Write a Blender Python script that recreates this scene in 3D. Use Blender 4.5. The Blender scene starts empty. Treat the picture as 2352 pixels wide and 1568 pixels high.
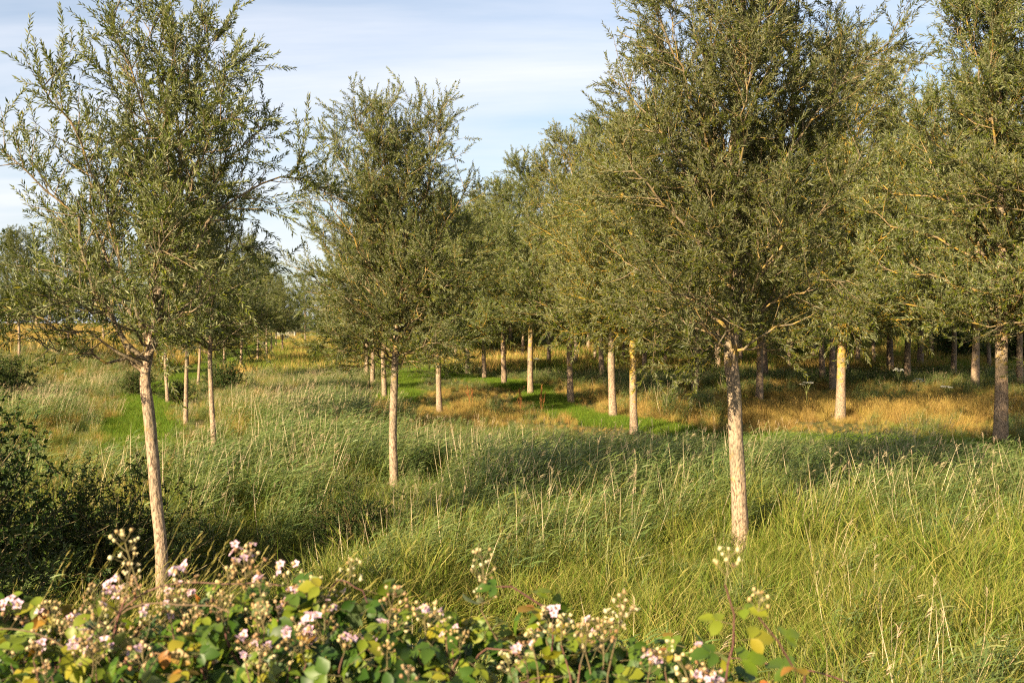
import bpy, math, random
import numpy as np
from math import radians as R_

# ------------------------------------------------------------------ scene, camera, light
sc = bpy.context.scene
col = sc.collection
CAMZ = 3.3
F = 2287.0          # focal length in picture units (picture 2352 wide, horizon at 740)
HOR = 740.0
SUN_AZ = 38.0       # degrees left of straight behind the camera
SUN_EL = 24.0

cam = bpy.data.cameras.new('camera')
cam.lens = 35.0; cam.sensor_width = 36.0
cam.clip_start = 0.05; cam.clip_end = 3000
cam.dof.use_dof = True; cam.dof.focus_distance = 17.0; cam.dof.aperture_fstop = 4.5
camo = bpy.data.objects.new('camera', cam); col.objects.link(camo)
camo.location = (0, 0, CAMZ)
camo.rotation_euler = (R_(90) - math.atan(44 / F), 0, 0)
sc.camera = camo

sun = bpy.data.lights.new('sun', 'SUN')
sun.energy = 5.0; sun.angle = R_(0.53); sun.color = (1.0, 0.82, 0.55)
suno = bpy.data.objects.new('sun', sun); col.objects.link(suno)
sdir = np.array([-math.sin(R_(SUN_AZ)) * math.cos(R_(SUN_EL)), -math.cos(R_(SUN_AZ)) * math.cos(R_(SUN_EL)), math.sin(R_(SUN_EL))])
import mathutils
suno.rotation_euler = mathutils.Vector(sdir).to_track_quat('Z', 'Y').to_euler()
suno.location = (-30, -30, 30)

w = bpy.data.worlds.new('World'); sc.world = w; w.use_nodes = True
nt = w.node_tree; nt.nodes.clear()
def N(nt, t, **kw):
    n = nt.nodes.new(t)
    for k, v in kw.items(): setattr(n, k, v)
    return n
def L(nt, a, b): nt.links.new(a, b)
wo = N(nt, 'ShaderNodeOutputWorld'); bg = N(nt, 'ShaderNodeBackground')
bg.inputs['Strength'].default_value = 0.05
sky = N(nt, 'ShaderNodeTexSky'); sky.sky_type = 'NISHITA'; sky.sun_disc = False
sky.sun_elevation = R_(SUN_EL)
sky.sun_rotation = R_(180 + SUN_AZ)
sky.altitude = 0; sky.air_density = 1.0; sky.dust_density = 1.6; sky.ozone_density = 1.4
tc = N(nt, 'ShaderNodeTexCoord'); sep = N(nt, 'ShaderNodeSeparateXYZ')
L(nt, tc.outputs['Generated'], sep.inputs[0])
def M(nt, op, a, b=None):
    n = N(nt, 'ShaderNodeMath', operation=op)
    for i, x in enumerate((a, b)):
        if x is None: continue
        if isinstance(x, (int, float)): n.inputs[i].default_value = x
        else: L(nt, x, n.inputs[i])
    return n.outputs[0]
zz = M(nt, 'ADD', M(nt, 'MAXIMUM', sep.outputs[2], 0.0), 0.16)
u = M(nt, 'DIVIDE', sep.outputs[0], zz); v = M(nt, 'DIVIDE', sep.outputs[1], zz)
cmb = N(nt, 'ShaderNodeCombineXYZ')
L(nt, M(nt, 'MULTIPLY', M(nt, 'ADD', u, M(nt, 'MULTIPLY', v, 0.35)), 0.42), cmb.inputs[0]); L(nt, v, cmb.inputs[1])
no = N(nt, 'ShaderNodeTexNoise'); no.inputs['Scale'].default_value = 1.15; no.inputs['Detail'].default_value = 7; no.inputs['Roughness'].default_value = 0.55; no.inputs['Distortion'].default_value = 0.35
L(nt, cmb.outputs[0], no.inputs['Vector'])
cr = N(nt, 'ShaderNodeMapRange'); cr.inputs['From Min'].default_value = 0.36; cr.inputs['From Max'].default_value = 0.66
cr.inputs['To Min'].default_value = 0.16; cr.inputs['To Max'].default_value = 0.95
L(nt, no.outputs['Fac'], cr.inputs['Value'])
mx = N(nt, 'ShaderNodeMix', data_type='RGBA')
L(nt, cr.outputs[0], mx.inputs['Factor']); L(nt, sky.outputs[0], mx.inputs['A'])
mx.inputs['B'].default_value = (5.6, 5.7, 6.1, 1)
L(nt, mx.outputs['Result'], bg.inputs['Color']); L(nt, bg.outputs[0], wo.inputs[0])

sc.view_settings.view_transform = 'Standard'; sc.view_settings.look = 'None'
sc.view_settings.exposure = 1.9; sc.view_settings.gamma = 1.0
sc.render.engine = 'CYCLES'
sc.cycles.max_bounces = 3; sc.cycles.diffuse_bounces = 1; sc.cycles.glossy_bounces = 2
sc.cycles.transmission_bounces = 3; sc.cycles.transparent_max_bounces = 4
sc.cycles.use_denoising = False
sc.cycles.pixel_filter_type = 'BLACKMAN_HARRIS'; sc.cycles.filter_width = 1.2
sc.cycles.sample_clamp_indirect = 4.0

# ------------------------------------------------------------------ helpers
def pw(px, py, h=2.95):
    Y = h * F / (py - HOR)
    return ((px - 1176) / F * Y, Y)
def sm(a, b, x):
    t = np.clip((x - a) / (b - a), 0, 1); return t * t * (3 - 2 * t)
_r0 = np.random.RandomState(5); _grid = _r0.rand(256, 256)
def vnoise(x, y):
    x = np.asarray(x, float); y = np.asarray(y, float)
    xi = np.floor(x).astype(int); yi = np.floor(y).astype(int); fx = x - xi; fy = y - yi
    fx = fx * fx * (3 - 2 * fx); fy = fy * fy * (3 - 2 * fy)
    g = lambda a, b: _grid[a % 256, b % 256]
    return (g(xi, yi) * (1 - fx) + g(xi + 1, yi) * fx) * (1 - fy) + (g(xi, yi + 1) * (1 - fx) + g(xi + 1, yi + 1) * fx) * fy
def fbm(x, y): return (vnoise(x, y) + .5 * vnoise(2.03 * x + 7, 2.03 * y + 3) + .25 * vnoise(4.1 * x + 1, 4.1 * y + 9)) / 1.75

def terr(X, Y):
    X = np.asarray(X, float); Y = np.asarray(Y, float)
    z = 0.16 * (fbm(X * .22, Y * .22) - .5) * 2
    z = z + 1.9 * sm(2, 9, -X - 0.31 * Y) * sm(46, 66, Y)                       # raised field at the left
    z = z + 4.2 * sm(76, 112, Y) * sm(-22, 2, X)                                # wooded bank at the back
    z = z + 0.35 * sm(80, 180, Y)
    z = z - 1.25 * np.exp(-(((X + 3.6) / 1.25) ** 2 + ((Y - 13.5) / 1.6) ** 2))  # ditch behind the near left willow, deepened to darken the shadow patch there
    bank = 1.5 * sm(7.6, 2.2, Y)
    return z * (1 - sm(9, 6, Y)) + bank

def mesh_np(name, V, tris=None, quads=None, mats=(), mi_t=0, mi_q=0, smooth=False, attrs=None):
    me = bpy.data.meshes.new(name)
    V = np.asarray(V, np.float32)
    tris = np.zeros((0, 3), np.int32) if tris is None else np.asarray(tris, np.int32)
    quads = np.zeros((0, 4), np.int32) if quads is None else np.asarray(quads, np.int32)
    nt_, nq = len(tris), len(quads)
    me.vertices.add(len(V)); me.vertices.foreach_set('co', V.ravel())
    li = np.concatenate([tris.ravel(), quads.ravel()]).astype(np.int32)
    me.loops.add(len(li)); me.loops.foreach_set('vertex_index', li)
    me.polygons.add(nt_ + nq)
    ls = np.concatenate([np.arange(nt_) * 3, nt_ * 3 + np.arange(nq) * 4]).astype(np.int32)
    me.polygons.foreach_set('loop_start', ls)
    mi = np.concatenate([np.broadcast_to(mi_t, nt_), np.broadcast_to(mi_q, nq)]).astype(np.int32)
    me.polygons.foreach_set('material_index', mi)
    if smooth is not False:
        s = np.concatenate([np.full(nt_, smooth == 'all'), np.full(nq, True)]) if smooth in ('quads', 'all') else np.full(nt_ + nq, True)
        me.polygons.foreach_set('use_smooth', s)
    for m in mats: me.materials.append(m)
    for k, a in (attrs or {}).items():
        at = me.attributes.new(k, 'FLOAT', 'POINT'); at.data.foreach_set('value', np.asarray(a, np.float32))
    me.update(calc_edges=True)
    return me
def ob(name, me, parent=None, loc=(0, 0, 0), **props):
    o = bpy.data.objects.new(name, me); col.objects.link(o)
    o.parent = parent; o.location = loc
    for k, v in props.items(): o[k] = v
    return o

def norm(a): return a / np.maximum(np.linalg.norm(a, axis=-1, keepdims=True), 1e-9)
def tubes(P, Rr, S):
    """P (n,K,3), Rr (n,K) -> V, quads"""
    n, K, _ = P.shape
    T = np.empty_like(P); T[:, 1:-1] = P[:, 2:] - P[:, :-2]; T[:, 0] = P[:, 1] - P[:, 0]; T[:, -1] = P[:, -1] - P[:, -2]
    T = norm(T)
    a = np.zeros((n, 3)); tm = norm(P[:, -1] - P[:, 0]); k = np.argmin(np.abs(tm), axis=1); a[np.arange(n), k] = 1
    U = norm(np.cross(T, a[:, None, :])); W = np.cross(T, U)
    th = np.arange(S) * 2 * np.pi / S
    V = P[:, :, None, :] + Rr[:, :, None, None] * (np.cos(th)[None, None, :, None] * U[:, :, None, :] + np.sin(th)[None, None, :, None] * W[:, :, None, :])
    idx = np.arange(n * K * S).reshape(n, K, S)
    q = np.stack([idx[:, :-1], np.roll(idx, -1, 2)[:, :-1], np.roll(idx, -1, 2)[:, 1:], idx[:, 1:]], -1)
    return V.reshape(-1, 3), q.reshape(-1, 4)
def resample(pts, K):
    pts = np.asarray(pts, float)
    # Catmull-Rom through the points, then even spacing
    p = np.vstack([2 * pts[0] - pts[1], pts, 2 * pts[-1] - pts[-2]])
    out = []
    for i in range(1, len(p) - 2):
        t = np.linspace(0, 1, 12, endpoint=False)[:, None]
        out.append(.5 * (2 * p[i] + (p[i + 1] - p[i - 1]) * t + (2 * p[i - 1] - 5 * p[i] + 4 * p[i + 1] - p[i + 2]) * t ** 2 + (3 * p[i] - p[i - 1] - 3 * p[i + 1] + p[i + 2]) * t ** 3))
    out.append(pts[-1:]); c = np.vstack(out)
    s = np.concatenate([[0], np.cumsum(np.linalg.norm(np.diff(c, axis=0), axis=1))])
    q = np.linspace(0, s[-1], K)
    return np.stack([np.interp(q, s, c[:, k]) for k in range(3)], 1)
def grow(rng, start, d, Ln, K, up, wob):
    n = len(start); P = np.empty((n, K, 3)); P[:, 0] = start; d = norm(d)
    st = (Ln / (K - 1))[:, None]
    for k in range(1, K):
        d = d + rng.randn(n, 3) * wob; d[:, 2] += up; d = norm(d)
        P[:, k] = P[:, k - 1] + d * st
    return P
def along(P, t):
    """P (n,K,3), t (n,) in 0..1 -> position, tangent"""
    K = P.shape[1]; x = np.clip(t, 0, .9999) * (K - 1); i = x.astype(int); f = (x - i)[:, None]; n = np.arange(len(P))
    a, b = P[n, i], P[n, i + 1]
    return a * (1 - f) + b * f, norm(b - a)
def children(rng, P, counts, tmin, tmax, ang, upb):
    par = np.repeat(np.arange(len(P)), counts)
    j = np.concatenate([np.arange(c) for c in counts]) if len(counts) else np.zeros(0)
    t = tmin + (tmax - tmin) * (j + rng.rand(len(par))) / np.repeat(np.maximum(counts, 1), counts)
    pos, tan = along(P[par], t)
    r = rng.randn(len(par), 3); r[:, 2] += upb
    r = norm(r - (r * tan).sum(1, keepdims=True) * tan)
    a = np.radians(ang[0] + (ang[1] - ang[0]) * rng.rand(len(par)))[:, None]
    return par, t, pos, norm(np.cos(a) * tan + np.sin(a) * r)
def leaf_geo(rng, pos, d, ll, wr, fold=.25, droop=.12, tilt=.8):
    """lance-shaped leaves, four vertices and two faces each"""
    n = len(pos)
    up = np.tile([0, 0, 1.], (n, 1)) + rng.randn(n, 3) * tilt
    s = norm(np.cross(d, up)); nn = np.cross(s, d)
    ll = ll[:, None]; wd = ll * wr * (.8 + .4 * rng.rand(n, 1))
    mid = pos + d * ll * .42
    V = np.stack([pos, mid + s * wd * .5 + nn * wd * fold, pos + d * ll - nn * ll * droop * rng.rand(n, 1) * 1.6, mid - s * wd * .5 + nn * wd * fold], 1)
    b = np.arange(n)[:, None] * 4
    tr = np.concatenate([b + [0, 1, 2], b + [0, 2, 3]])
    return V.reshape(-1, 3), tr

# ------------------------------------------------------------------ materials
def mat(name):
    m = bpy.data.materials.new(name); m.use_nodes = True
    nt = m.node_tree; nt.nodes.clear(); out = N(nt, 'ShaderNodeOutputMaterial')
    return m, nt, out
def attr(nt, name, t='GEOMETRY'):
    n = N(nt, 'ShaderNodeAttribute'); n.attribute_name = name; n.attribute_type = t; return n
def ramp(nt, fac, stops):
    r = N(nt, 'ShaderNodeValToRGB'); e = r.color_ramp.elements
    while len(e) < len(stops): e.new(.5)
    for i, (p, c) in enumerate(stops): e[i].position = p; e[i].color = (*c, 1)
    L(nt, fac, r.inputs[0]); return r.outputs[0]
def mixc(nt, f, a, b, mode='MIX'):
    n = N(nt, 'ShaderNodeMix', data_type='RGBA', blend_type=mode)
    for k, x in (('Factor', f), ('A', a), ('B', b)):
        if isinstance(x, (int, float)): n.inputs[k].default_value = x
        elif isinstance(x, tuple): n.inputs[k].default_value = (*x, 1)
        else: L(nt, x, n.inputs[k])
    return n.outputs['Result']
def leaf_mat(name, front, back, trans, rough=.42, spec=.5, tf=.3, objvar=.18):
    """front / back: colour stops over the per-leaf random number"""
    m, nt, out = mat(name)
    a = attr(nt, 'rnd').outputs['Fac']
    oi = N(nt, 'ShaderNodeObjectInfo')
    cf = ramp(nt, a, front); cb = ramp(nt, a, back)
    g = N(nt, 'ShaderNodeNewGeometry')
    c = mixc(nt, g.outputs['Backfacing'], cf, cb)
    hs = N(nt, 'ShaderNodeHueSaturation'); L(nt, c, hs.inputs['Color'])
    L(nt, M(nt, 'ADD', M(nt, 'MULTIPLY', oi.outputs['Random'], objvar * 2), 1 - objvar), hs.inputs['Value'])
    L(nt, M(nt, 'ADD', M(nt, 'MULTIPLY', M(nt, 'FRACT', M(nt, 'MULTIPLY', oi.outputs['Random'], 7.3)), .03), .485), hs.inputs['Hue'])
    p = N(nt, 'ShaderNodeBsdfPrincipled'); L(nt, hs.outputs[0], p.inputs['Base Color'])
    p.inputs['Roughness'].default_value = rough; p.inputs['Specular IOR Level'].default_value = spec
    t = N(nt, 'ShaderNodeBsdfTranslucent'); L(nt, mixc(nt, 1.0, hs.outputs[0], trans, 'MULTIPLY'), t.inputs['Color'])
    ms = N(nt, 'ShaderNodeMixShader'); ms.inputs[0].default_value = tf
    L(nt, p.outputs[0], ms.inputs[1]); L(nt, t.outputs[0], ms.inputs[2]); L(nt, ms.outputs[0], out.inputs[0])
    return m
def bark_mat(name, base, dark, lich_bias, scale=1.0):
    m, nt, out = mat(name)
    tcn = N(nt, 'ShaderNodeTexCoord'); mp = N(nt, 'ShaderNodeMapping'); mp.inputs['Scale'].default_value = (46 * scale, 46 * scale, 15.0 * scale)
    L(nt, tcn.outputs['Object'], mp.inputs[0])
    n1 = N(nt, 'ShaderNodeTexNoise'); n1.inputs['Scale'].default_value = 1.0; n1.inputs['Detail'].default_value = 5; n1.inputs['Roughness'].default_value = .65
    L(nt, mp.outputs[0], n1.inputs['Vector'])
    n2 = N(nt, 'ShaderNodeTexNoise'); n2.inputs['Scale'].default_value = 5.5; n2.inputs['Detail'].default_value = 5; n2.inputs['Roughness'].default_value = .62
    L(nt, tcn.outputs['Object'], n2.inputs['Vector'])
    n3 = N(nt, 'ShaderNodeTexNoise'); n3.inputs['Scale'].default_value = 1.6; n3.inputs['Detail'].default_value = 3
    L(nt, tcn.outputs['Object'], n3.inputs['Vector'])
    c = ramp(nt, n1.outputs['Fac'], [(.36, dark), (.46, tuple(.5 * (x + y) for x, y in zip(base, dark))), (.54, base), (.8, tuple(min(1, x * 1.3) for x in base))])
    mr3 = N(nt, 'ShaderNodeMapRange'); mr3.inputs['From Min'].default_value = .42; mr3.inputs['From Max'].default_value = .68; mr3.inputs['To Max'].default_value = .75; L(nt, n3.outputs['Fac'], mr3.inputs['Value'])
    c = mixc(nt, mr3.outputs[0], c, mixc(nt, n1.outputs['Fac'], (.05, .045, .028), (.20, .18, .12)))
    lich = attr(nt, 'lichen', 'OBJECT').outputs['Fac']; hz = attr(nt, 'lz').outputs['Fac']
    lf = M(nt, 'ADD', n2.outputs['Fac'], M(nt, 'ADD', M(nt, 'MULTIPLY', M(nt, 'MULTIPLY', lich, hz), .235), lich_bias))
    mr = N(nt, 'ShaderNodeMapRange'); mr.inputs['From Min'].default_value = .58; mr.inputs['From Max'].default_value = .76; L(nt, lf, mr.inputs['Value'])
    lc = ramp(nt, n1.outputs['Fac'], [(.3, (.19, .125, .022)), (.6, (.37, .235, .035))])
    c = mixc(nt, mr.outputs[0], c, lc)
    p = N(nt, 'ShaderNodeBsdfPrincipled'); L(nt, c, p.inputs['Base Color']); p.inputs['Roughness'].default_value = .85; p.inputs['Specular IOR Level'].default_value = .2
    b = N(nt, 'ShaderNodeBump'); b.inputs['Strength'].default_value = 1.0; b.inputs['Distance'].default_value = .016
    L(nt, n1.outputs['Fac'], b.inputs['Height']); L(nt, b.outputs[0], p.inputs['Normal']); L(nt, p.outputs[0], out.inputs[0])
    return m
def plain(name, stops, rough=.7, tf=0, objvar=.12, spec=.3):
    return leaf_mat(name, stops, stops, (1, 1, .8), rough, spec, tf, objvar)

WILLOW = leaf_mat('willow_leaf', [(0, (.026, .045, .004)), (.45, (.062, .082, .007)), (.8, (.105, .115, .012)), (1, (.16, .13, .012))],
                  [(0, (.10, .118, .050)), (.6, (.155, .165, .078)), (1, (.22, .215, .11))], (1.0, 1.05, .25), rough=.45, spec=.20, tf=.24)
BARK = bark_mat('willow_bark', (.32, .225, .15), (.06, .038, .024), -.03)
BRANCH = bark_mat('willow_branch_bark', (.20, .145, .085), (.065, .045, .026), -.02)
TWIG = bark_mat('twig_bark', (.13, .10, .04), (.06, .045, .018), .0)
SHRUB = leaf_mat('shrub_leaf', [(0, (.014, .030, .004)), (.6, (.032, .055, .006)), (1, (.065, .09, .010))], [(0, (.03, .05, .012)), (1, (.06, .085, .02))], (1, 1.1, .4), tf=.22, spec=.2, rough=.55)
DARKLEAF = leaf_mat('dark_tree_leaf', [(0, (.018, .032, .009)), (.6, (.034, .053, .013)), (1, (.06, .08, .02))], [(0, (.04, .06, .02)), (1, (.07, .09, .035))], (1, 1.1, .4), tf=.2)
GRASS = leaf_mat('meadow_grass_blade', [(0, (.064, .096, .014)), (.4, (.13, .153, .025)), (.8, (.215, .213, .048)), (1, (.32, .27, .10))],
                 [(0, (.07, .115, .010)), (.5, (.12, .16, .014)), (1, (.28, .23, .06))], (1.05, 1.1, .35), rough=.6, spec=.15, tf=.34)
MOWN = leaf_mat('mown_grass_blade', [(0, (.06, .105, .012)), (.6, (.11, .16, .020)), (1, (.20, .21, .04))], [(0, (.06, .13, .008)), (1, (.15, .21, .015))], (1.05, 1.1, .3), rough=.6, spec=.12, tf=.35)
REED = leaf_mat('reed_leaf', [(0, (.052, .088, .020)), (.5, (.092, .138, .033)), (.8, (.15, .185, .052)), (1, (.26, .23, .085))],
                [(0, (.06, .098, .024)), (.6, (.10, .14, .038)), (1, (.23, .21, .08))], (1.0, 1.1, .4), rough=.5, spec=.25, tf=.3)
DRY = leaf_mat('dry_grass_blade', [(0, (.20, .145, .028)), (.5, (.34, .23, .05)), (1, (.46, .32, .11))], [(0, (.16, .12, .028)), (1, (.38, .26, .09))], (1.05, .95, .4), rough=.65, spec=.12, tf=.3)
DEAD = leaf_mat('dead_reed_stalk', [(0, (.30, .215, .115)), (.5, (.42, .32, .19)), (1, (.52, .42, .27))], [(0, (.30, .215, .115)), (1, (.5, .4, .25))], (1, .95, .7), rough=.6, spec=.25, tf=.15)

def ground_mat():
    m, nt, out = mat('ground_soil_and_thatch')
    g = N(nt, 'ShaderNodeNewGeometry')
    n1 = N(nt, 'ShaderNodeTexNoise'); n1.inputs['Scale'].default_value = .9; n1.inputs['Detail'].default_value = 6; L(nt, g.outputs['Position'], n1.inputs['Vector'])
    n2 = N(nt, 'ShaderNodeTexNoise'); n2.inputs['Scale'].default_value = 14; n2.inputs['Detail'].default_value = 5; L(nt, g.outputs['Position'], n2.inputs['Vector'])
    c1 = ramp(nt, n1.outputs['Fac'], [(.3, (.045, .055, .014)), (.55, (.085, .085, .024)), (.75, (.13, .10, .035))])
    c = mixc(nt, .45, c1, ramp(nt, n2.outputs['Fac'], [(.35, (.03, .03, .012)), (.65, (.15, .13, .04))]))
    p = N(nt, 'ShaderNodeBsdfPrincipled'); L(nt, c, p.inputs['Base Color']); p.inputs['Roughness'].default_value = .95; p.inputs['Specular IOR Level'].default_value = .1
    b = N(nt, 'ShaderNodeBump'); b.inputs['Distance'].default_value = .05; L(nt, n2.outputs['Fac'], b.inputs['Height']); L(nt, b.outputs[0], p.inputs['Normal'])
    L(nt, p.outputs[0], out.inputs[0]); return m
GROUND = ground_mat()

# ------------------------------------------------------------------ ground
def build_ground():
    ys = np.concatenate([np.arange(-12, 20, .4), np.arange(20, 60, 1.0), np.arange(60, 200, 3.0), np.geomspace(200, 1500, 24)])
    xs = np.concatenate([-np.geomspace(60, 1200, 22)[::-1], np.arange(-57, 57, 1.0), np.geomspace(60, 1200, 22)])
    X, Y = np.meshgrid(xs, ys); Z = terr(X, Y)
    V = np.stack([X, Y, Z], -1).reshape(-1, 3); ny, nx = X.shape; i = np.arange(nx * ny).reshape(ny, nx)
    q = np.stack([i[:-1, :-1], i[:-1, 1:], i[1:, 1:], i[1:, :-1]], -1).reshape(-1, 4)
    ob('ground', mesh_np('ground', V, quads=q, mats=[GROUND], smooth=True), kind='structure')
build_ground()

# ------------------------------------------------------------------ trees
def trunk_mesh(name, pts, rad, K, S, rng, relief=.06):
    P = resample(pts, K); s = np.linspace(0, 1, K)
    r = np.interp(s, np.linspace(0, 1, len(rad)), rad)
    V, q = tubes(P[None], r[None], S)
    V = V.reshape(K, S, 3); a = np.arange(S) / S
    zz = P[:, 2]
    A, Z = np.meshgrid(a, zz)
    o = rng.rand() * 50
    rid = fbm(np.abs((A * 2) % 2 - 1) * 9 + o, Z * 3.2 + o) - .5
    lump = fbm(np.abs((A * 2) % 2 - 1) * 2 + o, Z * 1.1 + o + 5) - .5
    k = 1 + relief * 2 * rid + relief * 2.2 * lump
    V = P[:, None, :] + (V - P[:, None, :]) * k[..., None]
    lz = np.repeat(.62 * sm(.1, 3.4, zz) * (1 - .4 * sm(4.5, 8, zz)), S)
    return mesh_np(name, V.reshape(-1, 3), quads=q, mats=[BARK], smooth=True, attrs={'lz': lz}), P, r

def gen_tree(seed, trunk_pts, trunk_rad, limbs, dens=1.0, lm=None, wr=.245, lpl=6.6, leaf=.088, twig_n=8.0, sec_n=5.0, Kt=70, St=14, sec_len=1.0, leafy0=.12, far=False):
    """limbs: list of (polyline, r0). Returns dict of meshes: trunk, [branch], crown."""
    rng = np.random.RandomState(seed)
    tm, TP, TR = trunk_mesh('willow_trunk', trunk_pts, trunk_rad, Kt, St, rng)
    KL = 12
    LP = np.stack([resample(p, KL) for p, r in limbs]); LR = np.array([r for p, r in limbs])
    LP[:, 1:-1] += rng.randn(len(LP), KL - 2, 3) * .034
    lr = LR[:, None] * (1 - np.linspace(0, 1, KL)[None] ** .8 * .86) + .0015
    Ll = np.linalg.norm(np.diff(LP, axis=1), axis=2).sum(1)
    # leader as a parent of side shoots as well
    zc = np.array([p[0][2] for p, r in limbs]).min()
    lead = TP[TP[:, 2] > zc + .3]; lead = resample(lead[::max(1, len(lead) // 12)] if len(lead) > 24 else lead, KL)[None]
    PP = np.concatenate([LP, lead]); PL = np.concatenate([Ll, [np.linalg.norm(np.diff(lead[0], axis=0), axis=1).sum()]])
    cnt = np.maximum(3, (PL * sec_n * dens).astype(int)); cnt[-1] = int(cnt[-1] * .8)
    par, t, pos, d = children(rng, PP, cnt, leafy0, .99, (35, 62), .25)
    Ls = (.22 + .42 * rng.rand(len(par))) * np.minimum(PL[par], 3.2) * (1 - .62 * t) * sec_len + .22
    SP = grow(rng, pos, d, Ls, 6, .05, .10)
    # limb meshes with their heavier side branches
    bm = []
    rs0 = np.clip(.0045 + .006 * Ls, .004, .012)
    srad = rs0[:, None] * (1 - np.linspace(0, 1, 6)[None] * .75)
    for i in range(len(LP)):
        V1, q1 = tubes(LP[i:i + 1], lr[i:i + 1], 7)
        k = np.where(par == i)[0]
        V2, q2 = tubes(SP[k][:, ::2] if SP.shape[1] % 2 else SP[k][:, [0, 2, 3, 5]], srad[k][:, [0, 2, 3, 5]], 3)
        V = np.concatenate([V1, V2]); q = np.concatenate([q1, q2 + len(V1)])
        bm.append((LR[i], mesh_np('willow_branch', V, quads=q, mats=[BRANCH], smooth=True, attrs={'lz': np.ones(len(V))})))
    kl = np.where(par == len(LP))[0]
    # twigs
    clump = .45 + 1.1 * rng.rand(len(Ls)); cnt2 = np.maximum(2, (Ls * twig_n * dens * clump).astype(int))
    p2, t2, pos2, d2 = children(rng, SP, cnt2, .12, 1.0, (25, 60), .3)
    # limb tips end in twigs too
    tipn = 7
    tp = np.repeat(np.arange(len(PP)), tipn); ttp, ttan = along(PP[tp], .86 + .14 * rng.rand(len(tp)))
    pos2 = np.concatenate([pos2, ttp]); d2 = np.concatenate([d2, norm(ttan + rng.randn(len(tp), 3) * .35)])
    Lt = .18 + .34 * rng.rand(len(pos2))
    KT = 3
    TW = grow(rng, pos2, d2, Lt, KT, .05, .10)
    trd = .0024 * (1 - np.linspace(0, 1, KT)[None] * .6) * np.ones((len(TW), 1))
    Vt, qt = tubes(TW[:, [0, -1]], trd[:, [0, -1]], 3)
    Vs, qs = tubes(SP[kl], srad[kl], 4)
    # leaves: spiral along each twig, and along the outer secondaries
    nl = np.maximum(5, (Lt / leaf * lpl * (.75 + .5 * rng.rand(len(Lt)))).astype(int))
    lp = np.repeat(np.arange(len(TW)), nl); jj = np.concatenate([np.arange(c) for c in nl])
    tt = (jj + .6) / np.repeat(nl, nl)
    bp, bt = along(TW[lp], tt)
    a = np.cross(bt, [0.31, .2, .93]); a = norm(a); b = np.cross(bt, a)
    ph = jj * 2.4 + np.repeat(rng.rand(len(nl)) * 6.28, nl) + rng.randn(len(lp)) * .3
    rad = np.cos(ph)[:, None] * a + np.sin(ph)[:, None] * b
    an = np.radians(48 - 22 * tt + rng.randn(len(lp)) * 9)[:, None]
    ld = norm(np.cos(an) * bt + np.sin(an) * rad)
    ll = leaf * (.6 + .55 * rng.rand(len(lp))) * (1 - .25 * np.abs(tt - .5))
    Vl, tl = leaf_geo(rng, bp, ld, ll, wr)
    ro = np.repeat(np.clip(rng.rand(len(lp)) * .75 + np.repeat(rng.rand(len(nl)), nl) * .25, 0, 1), 4)
    V = np.concatenate([Vl, Vt, Vs]); q = np.concatenate([qt + len(Vl), qs + len(Vl) + len(Vt)])
    rnd = np.concatenate([ro, np.zeros(len(Vt) + len(Vs))]); lz = np.ones(len(V)); lz[len(Vl):] = .55
    cm = mesh_np('willow_crown', V, tris=tl, quads=q, mats=[lm or WILLOW, TWIG], mi_t=0, mi_q=1, smooth='quads', attrs={'rnd': rnd, 'lz': lz})
    return {'trunk': tm, 'branch': bm, 'crown': cm, 'n': len(lp)}

def generic(seed, H, stem, Rc, r0, nl, lean=.25, whorl=9, top=1.0, **kw):
    rng = np.random.RandomState(seed)
    k = 9; zz = np.linspace(-.25, H * .96, k); wx = np.cumsum(rng.randn(k) * .05 * H / 9); wy = np.cumsum(rng.randn(k) * .05 * H / 9)
    f = np.clip((zz) / H, 0, 1); bend = np.sin(np.clip(zz / stem, 0, 1.4) * 2.2) * .06
    tp = np.stack([wx * f + bend * rng.randn(), wy * f + bend * rng.randn(), zz], 1); tp -= [tp[0, 0], tp[0, 1], 0]
    st = stem / H
    rad = [r0 * 1.35, r0 * 1.05, r0 * .95, r0 * .86, r0 * .68, r0 * .52, r0 * .38, r0 * .24, r0 * .10]
    T = resample(tp, 80)
    prof = lambda u_: np.interp(u_, [0, .15, .38, .6, .8, .92, 1], [.86, .98, 1.0, .88 - .16 * (1 - top), .66 - .36 * (1 - top), .42 - .3 * (1 - top), .14 - .1 * (1 - top)])
    limbs = []
    for i in range(nl):
        if i < whorl: zs = stem + .02 + .16 * rng.rand() * (H - stem) * (i / whorl) ; e0 = R_(10 + 30 * rng.rand())
        else:
            uu = (i - whorl + rng.rand()) / max(1, nl - whorl); zs = stem + (H - stem) * (.08 + .78 * uu ** 1.05); e0 = R_(38 + 22 * rng.rand() + 12 * uu)
        az = i * 2.399 + rng.randn() * .35
        us = (zs - stem) / (H - stem); ue = min(.97, us + (.03 + .20 * rng.rand() if i < whorl else .12 + .24 * rng.rand()))
        reach = Rc * prof(ue) * (.72 + .42 * rng.rand())
        dz = max(.15, (ue - us) * (H - stem))
        j = np.argmin(abs(T[:, 2] - zs)); s = T[j]
        hd = np.array([math.cos(az), math.sin(az), 0])
        m = s + hd * reach * .42 + [0, 0, min(dz * .55, reach * .42 * math.tan(e0))]
        m2 = s + hd * reach * .78 + [0, 0, dz * (.66 + .1 * rng.rand())] + rng.randn(3) * .07
        e = s + hd * reach + [0, 0, dz * 1.08] + rng.randn(3) * .1
        rt = r0 * np.interp(zs / H, [0, .3, 1], [1, .8, .12]) * (.30 + .22 * rng.rand())
        limbs.append(([s, m, m2, e], max(.007, min(rt, .05))))
    return gen_tree(seed + 1, tp, rad, limbs, **kw)

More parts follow.
